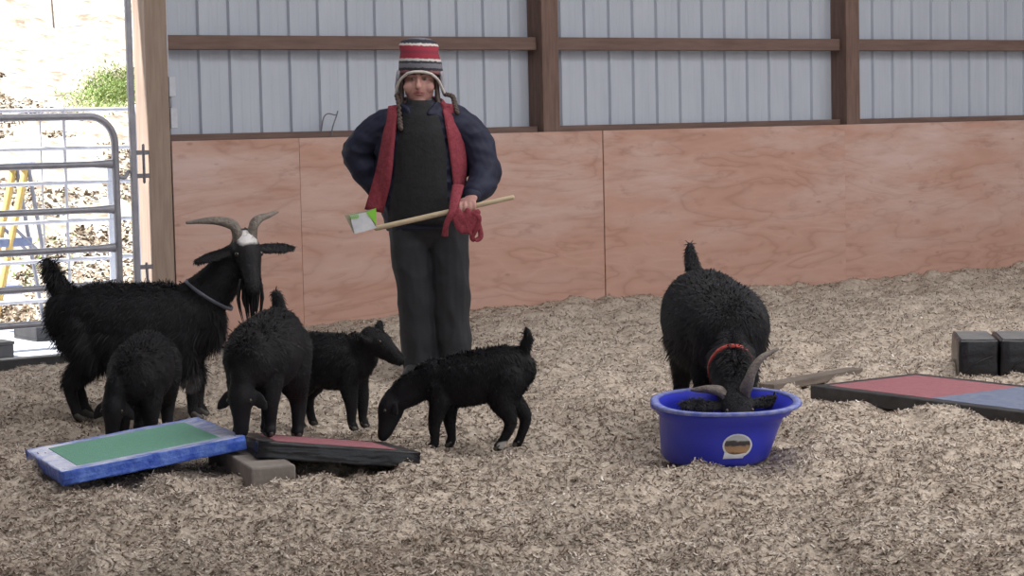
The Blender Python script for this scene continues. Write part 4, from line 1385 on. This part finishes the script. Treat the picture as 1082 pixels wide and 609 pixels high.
def loc_px(px, py, Y=10.75):
    p = at_y(px, py, Y) - Vector(per.location)
    return p.x, p.z


def cloth_strip(name, left, right, m, off, parent, thick=0.012, rows=22, cols=5, wave=0.0):
    """left and right edge polylines (pixel) -> strip of cloth lying on the torso"""
    Lp = spline([Vector((*loc_px(*p), 0)) for p in left], 8)
    Rp = spline([Vector((*loc_px(*p), 0)) for p in right], 8)

    def along(P_, t):
        f = t * (len(P_) - 1)
        i = min(int(f), len(P_) - 2)
        return P_[i].lerp(P_[i + 1], f - i)
    bm = bmesh.new()
    front, back = [], []
    for r_ in range(rows + 1):
        a, b_ = along(Lp, r_ / rows), along(Rp, r_ / rows)
        fr_, bk_ = [], []
        for c_ in range(cols + 1):
            p = a.lerp(b_, c_ / cols)
            y = torso_front(p.x, p.y) - off
            ed = 1 - (2 * c_ / cols - 1) ** 2
            wv = wave * math.sin(c_ / cols * 9 + r_ * 0.15)
            fr_.append(bm.verts.new((p.x, y - thick * (0.4 + 0.6 * ed) - wv, p.y)))
            bk_.append(bm.verts.new((p.x, y + 0.004, p.y)))
        front.append(fr_)
        back.append(bk_)
    for r_ in range(rows):
        for c_ in range(cols):
            bm.faces.new((front[r_][c_], front[r_][c_ + 1], front[r_ + 1][c_ + 1], front[r_ + 1][c_]))
            bm.faces.new((back[r_][c_], back[r_ + 1][c_], back[r_ + 1][c_ + 1], back[r_][c_ + 1]))
        bm.faces.new((front[r_][0], front[r_ + 1][0], back[r_ + 1][0], back[r_][0]))
        bm.faces.new((front[r_][cols], back[r_][cols], back[r_ + 1][cols], front[r_ + 1][cols]))
    for r_ in (0, rows):
        for c_ in range(cols):
            bm.faces.new((front[r_][c_], back[r_][c_], back[r_][c_ + 1], front[r_][c_ + 1]))
    return obj(name, bm, m, parent, smooth=True)


cloth_strip('fleece_front', [(429, 106), (420, 150), (416, 190), (408, 236)], [(458, 106), (470, 150), (472, 190), (474, 238)], M['fleece'], 0.006, per, thick=0.012)
cloth_strip('scarf', [(409, 112), (404, 140), (396, 180), (384, 222)], [(421, 110), (417, 150), (413, 190), (404, 226)], M['crimson'], 0.010, per, thick=0.02, wave=0.004)
cloth_strip('scarf', [(465, 108), (470, 130), (476, 170), (480, 208)], [(479, 110), (488, 140), (493, 175), (489, 206)], M['crimson'], 0.010, per, thick=0.02, wave=0.004)
tube_obj('scarf', [(-0.10, -0.06, 1.355), (-0.09, 0.06, 1.40), (0.0, 0.10, 1.41), (0.09, 0.06, 1.40), (0.12, -0.05, 1.375)], [(0.028, 0.018)] * 5, M['crimson'], per, side=(0, 0, 1), seg=10)

# hat
def mat_hat():
    m, nt, b = node_mat('striped_knit')
    b.inputs['Roughness'].default_value = 0.95
    tc = N(nt, 'ShaderNodeTexCoord')
    sx = N(nt, 'ShaderNodeSeparateXYZ')
    nt.links.new(tc.outputs['Object'], sx.inputs[0])
    nz = N(nt, 'ShaderNodeTexNoise', Scale=70.0, Detail=2.0)
    nt.links.new(tc.outputs['Object'], nz.inputs['Vector'])
    ma = N(nt, 'ShaderNodeMath', operation='MULTIPLY_ADD')
    ma.inputs[1].default_value = 0.012
    nt.links.new(nz.outputs['Fac'], ma.inputs[0])
    nt.links.new(sx.outputs['Z'], ma.inputs[2])
    mr = N(nt, 'ShaderNodeMapRange')
    mr.inputs['From Min'].default_value = 0.0
    mr.inputs['From Max'].default_value = 0.22
    nt.links.new(ma.outputs[0], mr.inputs['Value'])
    W_, G_, D_, R_, P_ = (0.55, 0.52, 0.50), (0.16, 0.16, 0.19), (0.035, 0.035, 0.05), (0.28, 0.026, 0.05), (0.26, 0.11, 0.12)
    rp = ramp(nt, [(0.0, W_), (0.10, P_), (0.20, D_), (0.26, G_), (0.36, D_), (0.415, W_), (0.47, R_), (0.585, (0.20, 0.03, 0.05)), (0.66, R_), (0.765, W_), (0.82, D_), (0.91, G_), (0.96, R_)])
    rp.color_ramp.interpolation = 'CONSTANT'
    nt.links.new(mr.outputs[0], rp.inputs[0])
    nt.links.new(rp.outputs[0], b.inputs['Base Color'])
    wv = N(nt, 'ShaderNodeTexWave', Scale=60.0, Distortion=1.0)
    nt.links.new(tc.outputs['Object'], wv.inputs['Vector'])
    bp = N(nt, 'ShaderNodeBump', Strength=0.4, Distance=0.003)
    nt.links.new(wv.outputs['Fac'], bp.inputs['Height'])
    nt.links.new(bp.outputs[0], b.inputs['Normal'])
    return m


M['hat'] = mat_hat()
hat = empty('hat')
bpy.data.objects.remove(hat)
bm = bmesh.new()
NH = 40
hr = []
for z, rx, ry, cx_ in ((0.0, 0.107, 0.118, 0.004), (0.03, 0.112, 0.122, 0.004), (0.08, 0.108, 0.118, 0.0), (0.13, 0.095, 0.100, -0.006), (0.165, 0.086, 0.088, -0.010), (0.185, 0.076, 0.072, -0.012), (0.20, 0.055, 0.05, -0.008), (0.205, 0.02, 0.02, -0.008)):
    row = []
    for k_ in range(NH):
        a = 2 * math.pi * k_ / NH
        corner = 1 + (0.16 * max(0, math.cos(2 * a)) if 0.15 < z < 0.195 else 0)
        row.append(bm.verts.new((cx_ + rx * corner * math.cos(a), ry * math.sin(a), z + (0.022 * (-math.sin(a)) + 0.006 if z < 0.02 else 0))))
    hr.append(row)
for a, b_ in zip(hr[:-1], hr[1:]):
    for k_ in range(NH):
        bm.faces.new((a[k_], a[(k_ + 1) % NH], b_[(k_ + 1) % NH], b_[k_]))
bm.faces.new(hr[-1])
hat = obj('hat', bm, M['hat'], per, smooth=True)
hat.location = (0.004, 0.0, 1.520)
hat.rotation_euler = (0, math.radians(2.5), 0)
sol = hat.modifiers.new('thickness', 'SOLIDIFY')
sol.thickness = 0.010
M['hatgrey'] = mat('pale_grey_knit', (0.36, 0.36, 0.40), (0.20, 0.20, 0.24), rough=0.95, scale=30)
M['hatwhite'] = mat('cream_knit', (0.60, 0.57, 0.54), (0.50, 0.47, 0.45), rough=0.95, scale=60)
for sg in (-1, 1):
    tube_obj('ear_flap', [(sg * 0.106, -0.012, 0.03), (sg * 0.112, -0.012, -0.03), (sg * (0.113 if sg < 0 else 0.125), -0.02, -0.075)], [(0.012, 0.062), (0.012, 0.048), (0.010, 0.014)], M['hatgrey'], hat, side=(1, 0, 0), seg=12)
    edge = [(sg * 0.060, -0.108, 0.022), (sg * 0.092, -0.078, -0.005), (sg * 0.112, -0.050, -0.045), (sg * (0.118 if sg < 0 else 0.130), -0.025, -0.082)]
    tube_obj('piping', edge, [0.007, 0.007, 0.007, 0.006], M['hatwhite'], hat, seg=8)
tube_obj('piping', [(-0.062, -0.107, 0.022), (-0.03, -0.119, 0.030), (0.0, -0.122, 0.032), (0.03, -0.119, 0.030), (0.062, -0.107, 0.022)], 0.007, M['hatwhite'], hat, seg=8)
for pts in ([(0.128, -0.03, -0.075), (0.165, -0.035, -0.085), (0.178, -0.05, -0.125), (0.19, -0.075, -0.165)], [(-0.115, -0.03, -0.08), (-0.100, -0.075, -0.13), (-0.092, -0.125, -0.20), (-0.085, -0.150, -0.25)]):
    bm = bmesh.new()
    C = spline(pts, 6)
    for i, p in enumerate(C):
        ellipsoid(bm, p + Vector((0.003 * (-1) ** i, 0, 0)), (0.011, 0.010, 0.012), u=8, v=6)
    obj('tassel_cord', bm, M['hair'], hat, smooth=True)

# stick with a small folded card paddle, and the red lead in the same hand
W2 = Vector(per.location)
stk = empty('stick_with_paddle', W2 + stick_a)
tag(stk, 'pale wooden stick with white and green card paddle held across the waist', 'stick')
tube_obj('shaft', [Vector((0, 0, 0)), (stick_b - stick_a) * 0.5, stick_b - stick_a], [0.0135, 0.0135, 0.0125], M['stick'], stk, side=(0, 1, 0), seg=10, sub=2)


def px_loc(px, py, dy=0.0):
    p = at_y(px, py, 10.9 - 0.30 + dy)
    return p - (W2 + stick_a)


def prism(name, pix, m, parent, y0, y1):
    bm = bmesh.new()
    f = [bm.verts.new(px_loc(x, y) + Vector((0, y0, 0))) for x, y in pix]
    b_ = [bm.verts.new(px_loc(x, y) + Vector((0, y1, 0))) for x, y in pix]
    bm.faces.new(f)
    bm.faces.new(b_[::-1])
    for i in range(len(pix)):
        j = (i + 1) % len(pix)
        bm.faces.new((f[i], f[j], b_[j], b_[i]))
    return obj(name, bm, m, parent)


prism('paddle_face', [(370, 227.5), (388, 224), (398, 241), (375, 247)], M['white'], stk, -0.022, -0.014)
prism('paddle_corner', [(387, 224.5), (397.5, 219.8), (397.8, 237)], M['lime'], stk, -0.024, -0.014)
prism('paddle_side', [(364, 227), (371, 227), (376, 246.5), (373.5, 246)], M['beige'], stk, -0.016, 0.03)
prism('paddle_back', [(366, 227), (397, 220.5), (397.5, 240), (375, 246)], M['beige'], stk, -0.004, 0.02)
bm = bmesh.new()
for i in range(6):
    for j in range(3):
        c_ = px_loc(369.7 + i * 1.75 + (j % 2) * 0.8, 227.3 + j * 1.6 - i * 0.1)
        ellipsoid(bm, c_ + Vector((0, -0.024, 0)), (0.0032, 0.002, 0.0032), u=6, v=4)
obj('green_dots', bm, M['lime'], stk)['kind'] = 'stuff'

lead = empty('red_lead', W2 + stick_at(0.22))
tag(lead, 'crimson webbing lead bunched in the hand and hanging in loops', 'lead')


def LP(px, py, dy=0.0):
    return at_y(px, py, 10.9 - 0.31 + dy) - (W2 + stick_at(0.22))


def strap(name, pix, wds, m, parent, dy):
    pts = [LP(x, y, d) for (x, y), d in zip(pix, dy)]
    tube_obj(name, pts, [(w_, 0.006) for w_ in wds], m, parent, side=(1, 0, 0.0), seg=8, sub=6)


strap('strap', [(484, 196), (481, 210), (478, 224), (472, 236), (470, 249)], [0.03, 0.026, 0.02, 0.014, 0.017], M['crimson'], lead, [0.10, 0.02, -0.02, -0.02, 0.0])
strap('strap', [(500, 226), (506, 230), (504, 240), (499, 250), (502, 254), (508, 250), (506, 238), (503, 228)], [0.013] * 8, M['crimson'], lead, [-0.02, -0.02, -0.01, 0, 0.005, 0.01, 0.015, 0.0])
bm = bmesh.new()
for pix, r_ in (([(480, 224), (488, 231), (498, 230), (505, 224)], [0.018, 0.034, 0.034, 0.016]), ([(480, 230), (487, 241), (496, 241), (503, 230)], [0.014, 0.024, 0.024, 0.012]),
                ([(484, 222), (483, 236), (488, 246)], [0.016, 0.018, 0.008]), ([(494, 222), (493, 236), (497, 247)], [0.014, 0.022, 0.010])):
    tube(bm, [LP(x, y, -0.012) for x, y in pix], [(q, 0.013) for q in r_], side=(0, 0, 1) if pix[0][0] == 480 else (1, 0, 0), seg=10, sub=4)
fuse('bundle', bm, M['crimson'], lead, 0.005, 2)
